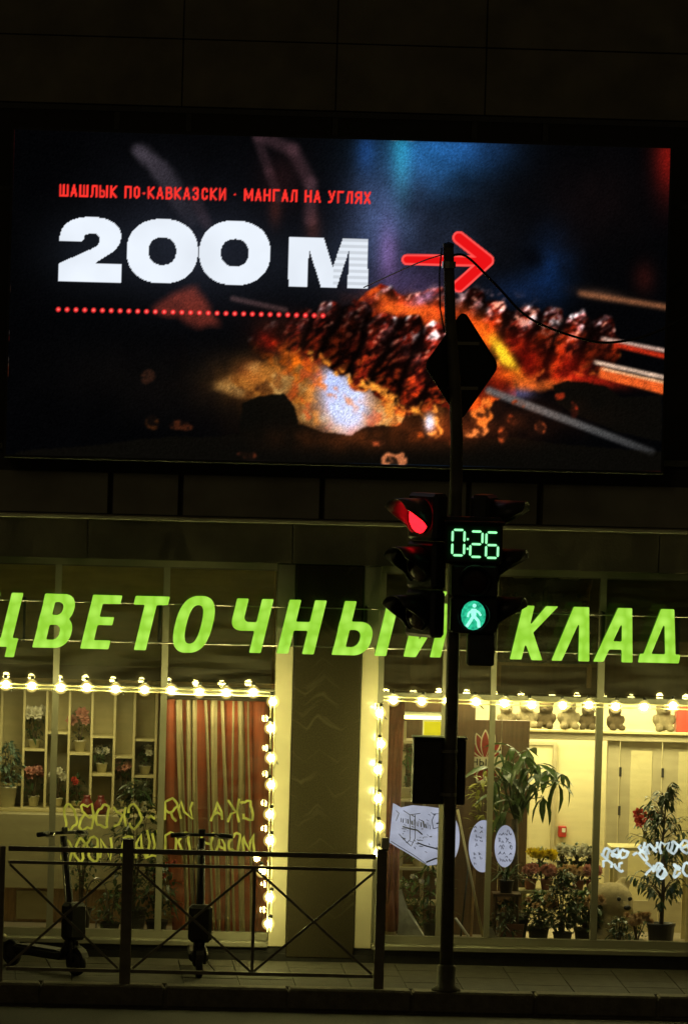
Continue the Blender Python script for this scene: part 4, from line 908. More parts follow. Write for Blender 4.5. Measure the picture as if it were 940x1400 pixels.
cz1_, cz0_ = I(290, 955, 1.0).z, I(290, 1288, .6).z
cu_ = thing('curtain', (I(290, 1200, .8).x, .8, IF), 'tall curtain of red and cream fabric strips filling the right of the left window', 'curtain')
random.seed(11)
def strip(xt, xb, wt, wb, y, m_):
    mb = MB(); n = 10; ks = 5; vs = []
    ph = random.uniform(0, 6)
    for i in range(n+1):
        t = i/n; xx = xt+(xb-xt)*t; ww = wt+(wb-wt)*t; z = cz1_+(cz0_-cz1_)*t
        for j in range(ks+1):
            s_ = j/ks-.5; bul = .03*math.cos(s_*math.pi)*(.6+.5*math.sin(ph*3+t*2))+.018*math.sin(t*4+ph+s_*5)
            vs.append((xx+s_*ww*(1+.18*math.sin(t*3.3+ph*2))+.01*math.sin(t*5+ph), y-bul, z+(.03*math.sin(ph+s_*3) if i == n else 0)))
    for i in range(n):
        for j in range(ks): a = i*(ks+1)+j; mb.add([], [])
    mb.add(vs, [(i*(ks+1)+j, i*(ks+1)+j+1, (i+1)*(ks+1)+j+1, (i+1)*(ks+1)+j) for i in range(n) for j in range(ks)])
    o = mb.build('strip', m_, cu_, True); sm = o.modifiers.new('thick', 'SOLIDIFY'); sm.thickness = .004
def cxp(p, y): return I(p, y, .8).x
for (t0, t1, b0, b1, c, dy) in ((222, 244, 236, 254, 'red', 0), (241, 249, 252, 258, 'strip', -.03), (248, 262, 256, 270, 'red', .02), (254, 260, 262, 266, 'strip', -.045), (263, 269, 268, 274, 'strip', -.02), (268, 287, 272, 297, 'red', .01),
        (278, 281, 292, 296, 'strip', -.05), (288, 297, 296, 300, 'strip', -.03), (294, 309, 299, 313, 'red', .03), (303, 307, 309, 315, 'strip', -.04), (307, 325, 313, 330, 'red', 0), (316, 319, 318, 321, 'strip', -.05), (322, 331, 329, 337, 'strip', -.01), (330, 347, 334, 350, 'red', .02), (339, 341, 341, 344, 'strip', -.04), (346, 366, 348, 366, 'red', -.01)):
    strip((cxp(t0, 960)+cxp(t1, 960))/2, (cxp(b0, 1280)+cxp(b1, 1280))/2, cxp(t1, 960)-cxp(t0, 960), cxp(b1, 1280)-cxp(b0, 1280), .8+dy, MT[c])
MB().tube([(cxp(222, 955), .8, cz1_+.01), (cxp(366, 955), .8, cz1_+.01)], .014, 8).build('rod', MT['metal'], cu_)

# ------------------------------------------------------------------ plants and flowers
def pot(t, c, r, hgt, m_, taper=.75):
    MB().lathe([(.001, 0), (r*taper, 0), (r, hgt*.9), (r*1.06, hgt*.9), (r*1.06, hgt), (r*.93, hgt), (r*.9, hgt*.86), (.001, hgt*.86)], c, 16).build('pot', m_, t, True)
def rnd_dir(up=.2):
    while True:
        v = Vector((random.uniform(-1, 1), random.uniform(-1, 1), random.uniform(-1+up, 1)))
        if .1 < v.length < 1: return v.normalized()
def bush(name, base, w_, hgt, label, cat, lm='leaf', n=160, ll=.07, lw=.032, potr=.09, poth=.16, pm='pot_white', flowers=None, nf=0, fr=.03, trunk=0.0, droop=.4, group=None, shape=1.0):
    """potted plant: pot, stems, crown of single leaves, and flower heads"""
    base = Vector(base); t = thing(name, base, label, cat, group)
    if poth > 0:
        pot(t, base, potr, poth, MT[pm])
    top = base.z+hgt; c0 = base.z+max(poth*.9, trunk)
    lv = MB(); stm = MB()
    nst = 5
    for k in range(nst):
        a = 2*math.pi*k/nst+random.random(); q = Vector((math.cos(a), math.sin(a), 0))
        e = base+Vector((0, 0, c0-base.z+(hgt-c0+base.z)*random.uniform(.55, .95)))+q*w_*random.uniform(.15, .35)
        stm.tube([base+Vector((0, 0, poth*.8))+q*.01, base+Vector((0, 0, (c0-base.z)+(.1*hgt)))+q*w_*.06, e], [.012 if trunk else .007, .008, .003], 5)
    stm.build('stem', MT['stem'], t)
    for _ in range(n):
        u = random.random(); z = c0+(top-c0)*u
        prof = (math.sin(math.pi*min(1, u*.8+.18))**.7 if shape == 1 else (1-u)**.6*.9+.12)
        rr_ = w_/2*prof*math.sqrt(random.random()); a = random.uniform(0, 6.283)
        p = Vector((base.x+rr_*math.cos(a), base.y+rr_*math.sin(a)*.8, z)); d = rnd_dir(.5)+Vector((math.cos(a), math.sin(a), .1))*.9
        lv.leaf(p, d, (0, 0, 1), ll*random.uniform(.6, 1.25), lw*random.uniform(.7, 1.2), droop)
    o = lv.build('foliage', MT[lm], t, True); o['kind'] = 'stuff'
    for _ in range(nf):
        a = random.uniform(0, 6.283); rr_ = w_*.5*math.sqrt(random.random())
        p = Vector((base.x+rr_*math.cos(a), base.y+rr_*math.sin(a)*.8, top-.03-random.random()*hgt*.22)); flower(t, p-Vector((0, w_*.2, 0)), fr*random.uniform(1.0, 1.5), flowers)
    return t
FL = {}
def flower(t, p, r, m_):
    if m_ not in FL:
        f = MB()
        for ring, (cnt, tilt, l_) in enumerate(((7, .15, 1.0), (6, .7, .8), (4, 1.2, .55))):
            for k in range(cnt):
                a = 2*math.pi*k/cnt+ring*.4; d = Vector((math.cos(a)*math.cos(tilt), math.sin(a)*math.cos(tilt), math.sin(tilt)))
                f.leaf((0, 0, 0), d, (0, 0, 1), l_, .75, -.15, 0, .5)
        me = f.build('bloom', MT[m_]); FL[m_] = me.data; bpy.data.objects.remove(me)
    o = link('bloom', FL[m_], t); o.location = p-org(t); o.scale = (r, r, r); o.rotation_euler = (random.uniform(.7, 1.5), random.uniform(-.6, .6), random.uniform(-.4, .4))

# flowers standing on the shelves
random.seed(21)
CY_ = SHY+.17
def on(px, py, Y): p = at(px, py, Y); return p
for (px, pb_, ph, w_, hh, lm, fm, nf, fr, lab) in (
    (47, 1025, .1, .2, .42, 'leaf_d', 'fl_w', 5, .055, 'white roses in a white pot on the shelf, nearest the left mullion'),
    (109, 1029, .12, .18, .42, 'leaf_d', 'fl_p', 6, .05, 'pink roses in a white pot on a middle shelf'),
    (139, 1057, .1, .16, .28, 'leaf_d', 'fl_w', 4, .04, 'small white flower in a pale pot on the middle shelf'),
    (198, 1058, .08, .13, .28, 'leaf_d', 'fl_w', 3, .035, 'thin white flower in the compartment next to the curtain'),
    (46, 1102, .1, .18, .4, 'leaf_d', 'fl_p', 8, .04, 'dusky pink flowers on the bottom shelf left of the mullion'),
    (78, 1102, .08, .16, .38, 'leaf_d', 'fl_w', 5, .035, 'pale flowers half hidden behind the left mullion'),
    (168, 1102, .06, .17, .46, 'leaf_d', 'fl_p', 9, .035, 'wine coloured flowers on the bottom shelf before the dark vases'),
    (105, 1102, .05, .17, .3, 'leaf_d', 'fl_r', 2, .03, 'dark green plant in a bottom compartment of the shelf'),
    (198, 1102, .05, .17, .3, 'leaf', 'fl_w', 3, .03, 'green bunch in the lowest compartment beside the curtain')):
    p = on(px, pb_, CY_); bush('potted_flower', p, w_, hh, lab, 'flowers', lm, 70, .06, .03, .055, ph, 'pot_white', fm, nf, fr, group='flowers on the shelves')
p = on(10, 1103, CY_-.12); bush('potted_plant', p, .3, .62, 'bushy blue green plant in a tall white pot at the left picture edge', 'plant', 'leaf_b', 220, .07, .035, .09, .2, 'pot_white')
# things on and before the counter
p = Vector((I(112, 1200, 1.2).x, 1.2, IF)); bush('ficus', p, .32, .95, 'small leafy ficus behind the railing below the shelves', 'plant', 'leaf', 260, .055, .028, .1, .22, 'pot_dark', trunk=.42)
p = Vector((I(182, 1250, .9).x, .9, IF)); bush('potted_plant', p, .5, 1.45, 'tall dark leafy plant left of the curtain', 'plant', 'leaf_d', 420, .11, .045, .13, .26, 'pot_dark', 'fl_w', 3, .03, trunk=.35)
p = Vector((I(214, 1270, .62).x, .62, IF)); bush('potted_plant', p, .36, .75, 'dark bushy plant with red flowers at the foot of the curtain', 'plant', 'leaf_d', 200, .09, .04, .1, .18, 'pot_dark', 'fl_r', 4, .03)
p = Vector((I(150, 1280, .7).x, .7, IF)); bush('potted_plant', p, .34, .42, 'low green plant on the shop floor left of the tall one', 'plant', 'leaf', 150, .09, .03, .09, .14, 'pot_dark')
for px, lab in ((119, 'rounded dark red vase on the counter, left one'), (138, 'rounded dark red vase on the counter, right one')):
    c = at(px, 1104, SHY-.12)
    t = thing('vase', Vector((c.x, SHY-.12, zc1)), lab, 'vase', 'dark vases on the counter')
    MB().lathe([(.001, .0), (.04, 0), (.07, .05), (.072, .09), (.04, .14), (.03, .16), (.036, .18), (.028, .175), (.02, .15)], t.location, 18).build('body', MT['pot_red'], t, True)
cc = at(132, 1245, .6); hp = thing('hoop_stand', Vector((cc.x, .6, IF)), 'thin wire hoop stand on the floor behind the railing', 'stand')
MB().tube([(cc.x+.1*math.cos(a), .6, IF+.36+.2*math.sin(a)) for a in np.linspace(0, 6.283, 25)], .007, 6).build('hoop', MT['metal'], hp); MB().tube([(cc.x, .6, IF), (cc.x, .6, IF+.16)], .01, 6).build('foot', MT['metal'], hp)

# ------------------------------------------------------------------ right window interior
# red curtain strip and tube lamp by the granite pillar
x0_, x1_ = I(528, 1100, .45).x, I(549, 1100, .45).x
rc = thing('curtain', ((x0_+x1_)/2, .45, IF), 'narrow dull red curtain hanging at the left edge of the right window', 'curtain')
m = MB(); n_ = 14; vs = []
for i in range(13):
    t_ = i/12
    for j in range(n_+1): s_ = j/n_; vs.append((x0_+(x1_-x0_)*s_*(1-.1*math.sin(t_*3)), .45+.018*math.sin(s_*19), ztr-.05-(ztr-.3)*t_))
m.add(vs, [(i*(n_+1)+j, i*(n_+1)+j+1, (i+1)*(n_+1)+j+1, (i+1)*(n_+1)+j) for i in range(12) for j in range(n_)])
MT['dull_red'] = mat('dull_red_fabric', (.3, .11, .07), .8, var=.15, scale=10); o = m.build('cloth', MT['dull_red'], rc, True); o.modifiers.new('thick', 'SOLIDIFY').thickness = .004
MB().tube([(x0_-.03, .45, ztr-.04), (x1_+.03, .45, ztr-.04)], .01, 6).build('rod', MT['metal'], rc)
a, b = at(546, 978, .7), at(611, 984, .7); zt_ = (a.z+b.z)/2
tl = thing('tube_lamp', ((a.x+b.x)/2, .7, zt_), 'bright tube lamp glowing behind the pole at the top of the right window', 'lamp')
MB().tube([(a.x, .7, zt_), (b.x+.08, .7, zt_)], .018, 10).build('tube', MT['tube'], tl, True); MB().box((a.x-.02, .71, zt_+.02), (b.x+.1, .76, zt_+.05)).build('housing', MT['white'], tl)
L = bpy.data.lights.new('tube_light', 'AREA'); L.shape = 'RECTANGLE'; L.size = .5; L.size_y = .05; L.energy = 4; L.color = (1, .9, .35); o = bpy.data.objects.new('tube_light', L); COL.objects.link(o); o.parent = tl; o.location = (0, 0, -.03)
a, b = at(580, 987, .8), at(612, 1012, .8)
yb = thing('lit_box', ((a.x+b.x)/2, .8, b.z), 'glowing yellow light box under the tube lamp', 'light box'); MB().box((a.x, .8, b.z), (b.x+.05, .9, a.z), bev=.008).build('case', MT['ybox'], yb); MB().box((a.x-.01, .905, b.z-.01), (b.x+.06, .92, a.z+.01)).build('back_plate', MT['white'], yb)
# shelving with greenery behind the left pane
gx0, gx1 = I(548, 1100, 1.3).x, I(606, 1100, 1.3).x
gs = thing('plant_stand', ((gx0+gx1)/2, 1.3, IF), 'pale stand with greenery behind the first pane of the right window', 'stand')
for x in (gx0, gx1-.2): MB().box((x, 1.28, IF), (x+.03, 1.31, 2.15)).build('upright', MT['frame_in'], gs)
for z in (.42, .75, 1.4, 1.95): MB().box((gx0-.02, 1.15, z), (gx1+.03, 1.5, z+.025)).build('shelf', MT['frame_in'], gs)
MB().box((gx0-.1, 1.6, IF), (gx1+.3, 1.64, 2.45)).build('back_board', MT['brown'], gs)
for (px, z, w_, hh, lm, lab) in ((556, 1.425, .3, .5, 'leaf', 'light green fern on the stand behind the garland'), (575, .775, .4, .5, 'leaf_d', 'dark bush on the middle board of the pale stand')):
    bush('potted_plant', (I(px, 1100, 1.32).x, 1.32, z), w_, hh, lab, 'plant', lm, 160, .1, .035, .07, .1, 'pot_white')
for (px, w_, hh, lab) in ((560, .5, .62, 'low wrapped greenery on the floor left of the pole'), (590, .45, .8, 'wrapped bunch of greenery beside the pole')):
    bush('wrapped_bouquet', (I(px, 1250, .7).x, .7, IF), w_, hh, lab, 'bouquet', 'leaf', 170, .1, .03, .08, .2, 'pot_dark', 'fl_w', 4, .02)
m = MB()
def sheet(p0, p1, p2, p3): m.add([p0, p1, p2, p3], [(0, 1, 2, 3)])
cw = thing('cellophane_sheet', at(565, 1285, .5), 'crumpled clear plastic wrapping at the foot of the right window', 'wrapping')
for (q0, q1, q2, q3) in (((536, 1225), (548, 1215), (572, 1290), (545, 1292)), ((548, 1235), (560, 1245), (585, 1288), (572, 1290)), ((597, 1228), (603, 1230), (604, 1290), (596, 1290))):
    m2 = MB(); m2.add([at(*q0, .5), at(*q1, .52), at(*q2, .42), at(*q3, .42)], [(0, 1, 2, 3)]); o = m2.build('fold', MT['wrap'], cw); o.modifiers.new('thick', 'SOLIDIFY').thickness = .003
rcn = at(533, 1288, .42); t = thing('red_cone', (rcn.x, .42, IF), 'rolled dull red wrapping paper standing at the left end of the right window', 'wrapping paper')
MB().lathe([(.001, 0), (.05, 0), (.035, .35), (.012, .52), (.001, .52)], t.location, 12).build('roll', MT['dull_red'], t, True); MB().lathe([(.051, .1), (.054, .1), (.052, .14), (.049, .14)], t.location, 12).build('band', MT['strip'], t)

# brown partition with lotus emblem
pa = thing('partition', (I(680, 1100, 1.7).x, 1.7, IF), 'dark brown partition wall carrying a red lotus emblem', 'partition')
x0_, x1_ = I(606, 1100, 1.7).x, I(721, 1100, 1.7).x; zp1 = fz(690, 985, 1.7)
for k in range(3):
    a = x0_+(x1_-x0_)*k/3; MB().box((a+.003, 1.7, IF), (x0_+(x1_-x0_)*(k+1)/3-.003, 1.76, zp1)).build('board', MT['brown'], pa)
EY = 1.69
def E(px, py): p = at(px, py, EY); return (p.x, p.z)
em = thing('emblem', (at(658, 1040, EY).x, EY, at(658, 1040, EY).z), 'red lotus emblem with a white lettered band on the brown partition', 'emblem')
MT['emb_red'] = mat('emblem_red', (.3, .03, .02), .5); MT['emb_white'] = mat('emblem_white', (.75, .7, .5), .5); MT['ink'] = mat('ink', (.03, .025, .02), .6)
def petal(ang, L_, w_, base, flip=1):
    out = []
    for k in range(17):
        t_ = k/16; s_ = math.sin(math.pi*min(1, t_*1.0))**.8*w_/2
        out.append((t_, s_))
    P = [(t_*L_, s_) for t_, s_ in out]+[(t_*L_, -s_) for t_, s_ in out[-2:0:-1]]
    ca2, sa2 = math.sin(ang), math.cos(ang)
    return [(base[0]+l_*ca2+s_*sa2, base[1]+flip*(l_*sa2-s_*ca2)) for l_, s_ in P]
bx_, bz_ = E(662, 1037)
for i, (ang, L_, w_) in enumerate(((-R(68), .17, .07), (R(68), .17, .07), (-R(44), .22, .085), (R(44), .22, .085), (-R(20), .26, .09), (R(20), .26, .09), (0, .28, .09))):
    MB().prism(petal(ang, L_, w_, (bx_, bz_)), EY-.004-.0016*i, EY).build('petal_edge', MT['emb_white'], em)
    MB().prism(petal(ang, L_*.92, w_*.74, (bx_, bz_+.004)), EY-.0048-.0016*i, EY-.004).build('petal', MT['emb_red'], em)
for i, (ang, L_, w_) in enumerate(((-R(60), .2, .1), (R(60), .2, .1), (-R(25), .2, .1), (R(25), .2, .1))):
    b2 = E(662, 1050)
    MB().prism(petal(ang, L_*.8, w_, b2, -1), EY-.004-.0016*i, EY).build('petal_edge', MT['emb_white'], em); MB().prism(petal(ang, L_*.7, w_*.72, b2, -1), EY-.0048-.0016*i, EY-.004).build('petal', MT['emb_red'], em)
c0, c1 = E(634, 1034), E(692, 1050)
MB().box((c0[0], EY-.022, c1[1]), (c1[0], EY-.018, c0[1])).build('band', MT['emb_white'], em)
xx = c0[0]+.015
for ch in 'ННЫЙ':
    mb_ = MB(); wch = .042 if ch != 'Ы' else .058
    for Pn in (ADV.get(ch) or ADV['И']):
        for a, b in zip(Pn[:-1], Pn[1:]):
            mb_.bar((xx+a[0]*wch, EY-.0245, c1[1]+.02+a[1]*.065), (xx+b[0]*wch, EY-.0245, c1[1]+.02+b[1]*.065), .01, .003)
    mb_.build('letter', MT['ink'], em); xx += wch+.025

# door, doors and header inside the right half
HY = 2.3
h0, h1 = fz(800, 1011, HY), fz(800, 997, HY)
hd = thing('inner_header', (I(820, 1003, HY).x, HY, h0), 'pale beam across the shop above the inner doors, soft toys on top', 'beam')
xh0, xh1 = I(722, 1000, HY).x, BX1-.05
MB().box((I(640, 1000, HY).x, HY-.1, h0), (xh1, HY+.12, h1-.03), bev=.005).build('beam', MT['frame_in'], hd); MB().box((I(640, 1000, HY).x, HY-.13, h1-.029), (xh1, HY+.2, h1), bev=.005).build('top_board', MT['cubby'], hd)
DX = [I(p, 1080, HY).x for p in (828, 846, 860, 890, 903, 925, 975)]
gd = thing('glass_door', (I(880, 1280, HY).x, HY, IF), 'pair of cream framed glass doors inside the shop behind the ficus', 'door')
MB().box((DX[0], HY-.05, IF), (DX[1]-.012, HY+.06, h0-.003), bev=.006).build('jamb', MT['frame_in'], gd)
def leafdoor(x0, x1, gx0_, gx1_):
    f = MB(); zt2 = h0-.01; gz0, gz1 = IF+.3, fz(870, 1026, HY)
    f.box((x0, HY-.03, IF), (gx0_, HY+.03, zt2)); f.box((gx1_, HY-.03, IF), (x1, HY+.03, zt2)); f.box((gx0_, HY-.029, gz1), (gx1_, HY+.029, zt2)); f.box((gx0_, HY-.029, IF), (gx1_, HY+.029, gz0))
    d = f.build('door_leaf', MT['frame_in'], gd); MB().box((gx0_, HY-.004, gz0), (gx1_, HY+.004, gz1)).build('pane', MT['glass'], d)
    for z in (fz(850, 1055, HY), fz(850, 1108, HY)): MB().box((x0-.012, HY-.04, z-.045), (x0+.012, HY-.031, z+.045)).build('hinge', MT['dark'], d)
leafdoor(DX[1], DX[4]-.006, DX[2], DX[3]); leafdoor(DX[4]+.006, DX[6]+.25, DX[5], DX[6]+.1)
x0_, x1_ = I(722, 1100, 3.45).x, I(752, 1100, 3.45).x
bdz = fz(740, 1020, 3.45); idr = thing('inner_door', ((x0_+x1_)/2, 3.45, IF), 'plain cream door in the back wall behind the big leaved plant', 'door')
f = MB(); f.box((x0_-.04, 3.44, IF), (x0_-.01, 3.49, bdz+.04)); f.box((x1_+.01, 3.44, IF), (x1_+.045, 3.49, bdz+.04)); f.box((x0_-.01, 3.44, bdz+.01), (x1_+.01, 3.49, bdz+.04)); f.build('frame', MT['frame_in'], idr)
MB().box((x0_-.009, 3.46, IF), (x1_+.009, 3.49, bdz+.009), bev=.003).build('leaf', MT['wall_r'], idr)
c = at(768, 1137, 3.45); fa = thing('fire_alarm', (c.x, 3.45, c.z), 'small red fire alarm box on the cream back wall', 'alarm')
MB().box((c.x-.04, 3.44, c.z-.055), (c.x+.04, 3.497, c.z+.055), bev=.008).build('box', MT['redplastic'], fa); MB().box((c.x-.005, 3.434, c.z-.005), (c.x+.03, 3.439, c.z+.035)).build('button', MT['white'], fa)

# soft toys on the beam and in the upper panes
def blob_mesh(parts, vox, m_):
    b = MB()
    for c, r, sc in parts: b.sphere(c, r, 14, 10, sc)
    o = b.build('tmp', m_); md = o.modifiers.new('r', 'REMESH'); md.mode = 'VOXEL'; md.voxel_size = vox; md.use_smooth_shade = True
    sm = o.modifiers.new('s', 'SMOOTH'); sm.iterations = 4; sm.factor = .6
    dg = bpy.context.evaluated_depsgraph_get(); me = bpy.data.meshes.new_from_object(o.evaluated_get(dg)); me.materials.clear(); me.materials.append(m_)
    bpy.data.objects.remove(o); me.polygons.foreach_set('use_smooth', [True]*len(me.polygons)); return me
toy_parts = [((0, 0, .12), .12, (1, .9, 1)), ((0, -.03, .3), .105, (1.05, .95, .95)), ((-.085, -.02, .385), .042, (1, .6, 1)), ((.085, -.02, .385), .042, (1, .6, 1)),
             ((-.12, -.06, .16), .045, (1, 1, 1.6)), ((.12, -.06, .16), .045, (1, 1, 1.6)), ((-.08, -.12, .04), .055, (1, 1.4, .9)), ((.08, -.12, .04), .055, (1, 1.4, .9)), ((0, -.12, .28), .05, (1.1, .8, .8))]
toyA, toyB = blob_mesh(toy_parts, .018, MT['plush_l']), blob_mesh(toy_parts, .018, MT['plush_d'])
eye = MB().sphere((0, 0, 0), .012, 8, 6).build('eye', MT['black']); eyeme = eye.data; bpy.data.objects.remove(eye)
def toy(p, s, m_, label, rz=0, grp='soft toys on the beam'):
    t = thing('soft_toy', p, label, 'toy', grp); t.scale = (s, s, s); t.rotation_euler.z = rz
    link('body', m_, t)
    for q in ((-.04, -.128, .325), (.04, -.128, .325)): e = link('eye', eyeme, t); e.location = q
    e = link('nose', eyeme, t); e.location = (0, -.163, .29); e.scale = (1.3, 1, 1)
for i, (px, s, k, lab) in enumerate(((690, .62, 0, 'pale soft toy at the left end of the beam'), (718, .7, 0, 'pale soft toy second from the left on the beam'), (746, .66, 1, 'brown soft toy third from the left on the beam'),
        (775, .72, 0, 'pale soft toy on the beam left of the right mullion'), (803, .6, 1, 'brown soft toy on the beam just left of the right mullion'), (838, .62, 1, 'dark soft toy on the beam right of the mullion'),
        (905, .72, 0, 'large pale soft toy on the beam near the red box'))):
    p = at(px, 990, HY); toy((p.x, HY, h1), s, toyB if k else toyA, lab, random.uniform(-.5, .5))
rx = at(937, 985, HY); rbx = thing('red_box', (rx.x, HY, h1), 'red gift box on the beam at the right picture edge', 'box'); MB().box((rx.x-.1, HY-.1, h1), (rx.x+.25, HY+.15, h1+.22), bev=.006).build('carton', MT['fl_r'], rbx); MB().box((rx.x-.105, HY-.105, h1+.221), (rx.x+.255, HY+.155, h1+.26), bev=.005).build('lid', MT['fl_r'], rbx)
UY = .75
zu = fz(750, 905, UY); us = thing('upper_shelf', (I(750, 910, UY).x, UY, zu), 'shelf with large toys behind the upper panes of the right window', 'shelf')
MB().box((I(676, 910, UY).x, UY-.2, zu-.03), (I(815, 910, UY).x, UY+.3, zu)).build('board', MT['wood'], us)
for px in (684, 808): MB().box((I(px, 910, UY).x-.02, UY+.2, zu-.25), (I(px, 910, UY).x+.02, UY+.28, zu-.031)).build('bracket', MT['wood'], us)
for px, lab in ((712, 'big brown soft toy on the left of the upper shelf'), (775, 'big brown soft toy on the right of the upper shelf')):
    p = at(px, 900, UY); toy((p.x, UY+.1, zu), 1.95, toyB, lab, 0, 'large toys on the upper shelf')

# big leaved tree in a tall pot, single leaves
p0 = Vector((I(700, 1280, .75).x, .75, IF))
pc = thing('money_tree', p0, 'tall house plant with big drooping hand shaped leaves in the right window', 'plant')
pot(pc, p0, .15, .3, MT['pot_dark'])
ztop_ = at(705, 1120, .75).z
MB().tube([p0+Vector((0, 0, .25)), p0+Vector((.01, 0, .6)), p0+Vector((-.01, 0, ztop_-p0.z))], [.04, .035, .03], 10).build('trunk', MT['stem'], pc, True)
lf = MB().leaf((0, 0, 0), (0, 1, 0), (0, 0, 1), 1, .3, .5, 0, .3).build('leaf', MT['leaf']); lfme = lf.data; lfme.polygons.foreach_set('use_smooth', [True]*8); bpy.data.objects.remove(lf)
random.seed(5)
nodes = [(683, 1030), (700, 1022), (717, 1035), (735, 1045), (748, 1055), (690, 1060), (708, 1065), (728, 1072), (762, 1070), (680, 1085), (700, 1095), (742, 1090), (715, 1050), (672, 1050), (755, 1050), (694, 1040), (676, 1068), (722, 1025), (708, 1085), (768, 1058), (688, 1110)]
for i, (px, py) in enumerate(nodes):
    q = at(px, py, .75+random.uniform(-.22, .2)); st_ = Vector((p0.x-.01, .75, ztop_))
    MB().tube([st_, (st_+q)/2+Vector((0, 0, .09)), q], [.009, .006, .004], 5).build('twig', MT['leaf'], pc, True)
    for k in range(6):
        o = link('leaf', lfme, pc); o.location = q-org(pc); L_ = random.uniform(.1, .31)
        o.scale = (L_*random.uniform(.9, 1.15), L_, L_); o.rotation_euler = (R(random.uniform(-62, 25)), R(random.uniform(-15, 15)), 2*math.pi*k/6+random.uniform(-.3, .3))
# yellowish leaves on its left
bush('potted_plant', (I(655, 1270, 1.0).x, 1.0, .95), .24, .75, 'yellow green plant in front of the lotus emblem', 'plant', 'leaf_y', 90, .12, .045, .08, .14, 'pot_dark')
st = thing('plant_pedestal', (I(655, 1270, 1.0).x, 1.0, IF), 'slim wooden pedestal under the yellow green plant', 'stand'); x = st.location.x
MB().box((x-.1, .9, .92), (x+.1, 1.1, .95)).build('top', MT['wood'], st)
for sx in (-1, 1): MB().tube([(x+sx*.08, 1.0, IF), (x+sx*.06, 1.0, .92)], .012, 6).build('leg', MT['wood'], st)
# spider plant under the oval reflection
sp0 = Vector((I(690, 1260, .5).x, .5, .62)); spd = thing('spider_plant', sp0, 'spiky plant with thin arching leaves below the right oval reflection', 'plant')
pot(spd, sp0, .07, .12, MT['pot_dark']); m = MB()
for k in range(46):
    a = random.uniform(0, 6.283); m.leaf(sp0+Vector((0, 0, .11)), (math.cos(a), math.sin(a)*.7, random.uniform(.4, 2.2)), (0, 0, 1), random.uniform(.25, .42), .022, random.uniform(.4, 1.0))
o = m.build('foliage', MT['leaf_d'], spd); o['kind'] = 'stuff'
t = thing('side_table', (sp0.x, .5, IF), 'small dark table carrying the spiky plant', 'table'); MB().box((sp0.x-.13, .37, .595), (sp0.x+.13, .63, .62)).build('top', MT['brown'], t)
for sx in (-1, 1):
    for sy in (-1, 1): MB().tube([(sp0.x+sx*.11, .5+sy*.11, IF), (sp0.x+sx*.1, .5+sy*.1, .595)], .014, 6).build('leg', MT['brown'], t)
bush('potted_plant', (I(690, 1285, .4).x, .42, IF), .3, .46, 'dark trailing plant on the floor under the small table', 'plant', 'leaf_d', 200, .08, .025, .08, .12, 'pot_dark')
# leaning sticks, boards and card
for (pa_, pb2, Y1, r_, mt_, lab) in (((625, 1107), (657, 1268), .6, .012, 'cubby', 'long pale stick leaning behind the pole'), ((640, 1180), (630, 1275), .8, .009, 'black', 'thin black rod right of the pole'), ((622, 1255), (648, 1292), .4, .012, 'white', 'short white rod leaning at the window foot')):
    qa, qb = at(*pa_, Y1), at(*pb2, Y1); qb = qa+(qb-qa)*((IF+.005-qa.z)/(qb.z-qa.z)); tag(MB().tube([qa, qb], r_, 8).build('stick', MT[mt_], None, True), lab, 'stick')
c = at(692, 1292, .36); bb = thing('brown_board', (c.x, .36, IF), 'leaning brown board at the foot of the right window', 'board')
MB().prism([(c.x-.1, IF+.02), (c.x+.13, IF+.02), (c.x+.16, IF+.24), (c.x-.02, IF+.24)], .36, .38).build('panel', MT['dull_red'], bb); MB().bar((c.x-.115, .355, IF+.02), (c.x-.03, .355, IF+.25), .014, .02).build('edge', MT['cubby'], bb)
c = at(671, 1292, .34); cd = MB().prism([(c.x-.045, IF+.002), (c.x+.05, IF+.002), (c.x+.035, IF+.15), (c.x+.005, IF+.2), (c.x-.03, IF+.22)], .34, .346); tag(cd.build('price_card', MT['white']), 'small white folded card at the foot of the mullion', 'card')

# flower display
ds = thing('flower_stand', (I(765, 1260, 1.3).x, 1.3, IF), 'cream stepped stand full of cut flowers left of the teddy bear', 'stand')
x0_, x1_ = I(716, 1200, 1.3).x, I(818, 1200, 1.3).x; zA = fz(770, 1190, 1.3); zB = fz(770, 1215, 1.0)
MB().box((x0_, 1.25, zA-.03), (x1_, 1.6, zA), bev=.004).build('shelf', MT['cubby'], ds); MB().box((x0_-.15, .95, zB-.05), (x1_, 1.24, zB-.02), bev=.004).build('shelf', MT['cubby'], ds)
for x in (x0_-.13, x0_-.02, x1_-.05): MB().box((x, 1.24, IF), (x+.04, 1.28, zB-.051)).build('leg', MT['cubby'], ds)
random.seed(31)
bush('flower_bunch', (I(738, 1180, 1.35).x, 1.35, zA), .26, .2, 'bright yellow chrysanthemums at the left end of the stand', 'flowers', 'leaf', 60, .06, .03, .07, .06, 'pot_dark', 'fl_y', 22, .038)
for px, lab in ((768, 'white roses next to the yellow chrysanthemums'), (788, 'white roses in the middle of the stand top'), (806, 'white roses beside the right mullion')):
    bush('flower_bunch', (I(px, 1180, 1.4).x, 1.4, zA), .15, .24, lab, 'flowers', 'leaf_d', 60, .06, .03, .06, .08, 'pot_dark', 'fl_w', 7, .042, group='white roses on the stand')
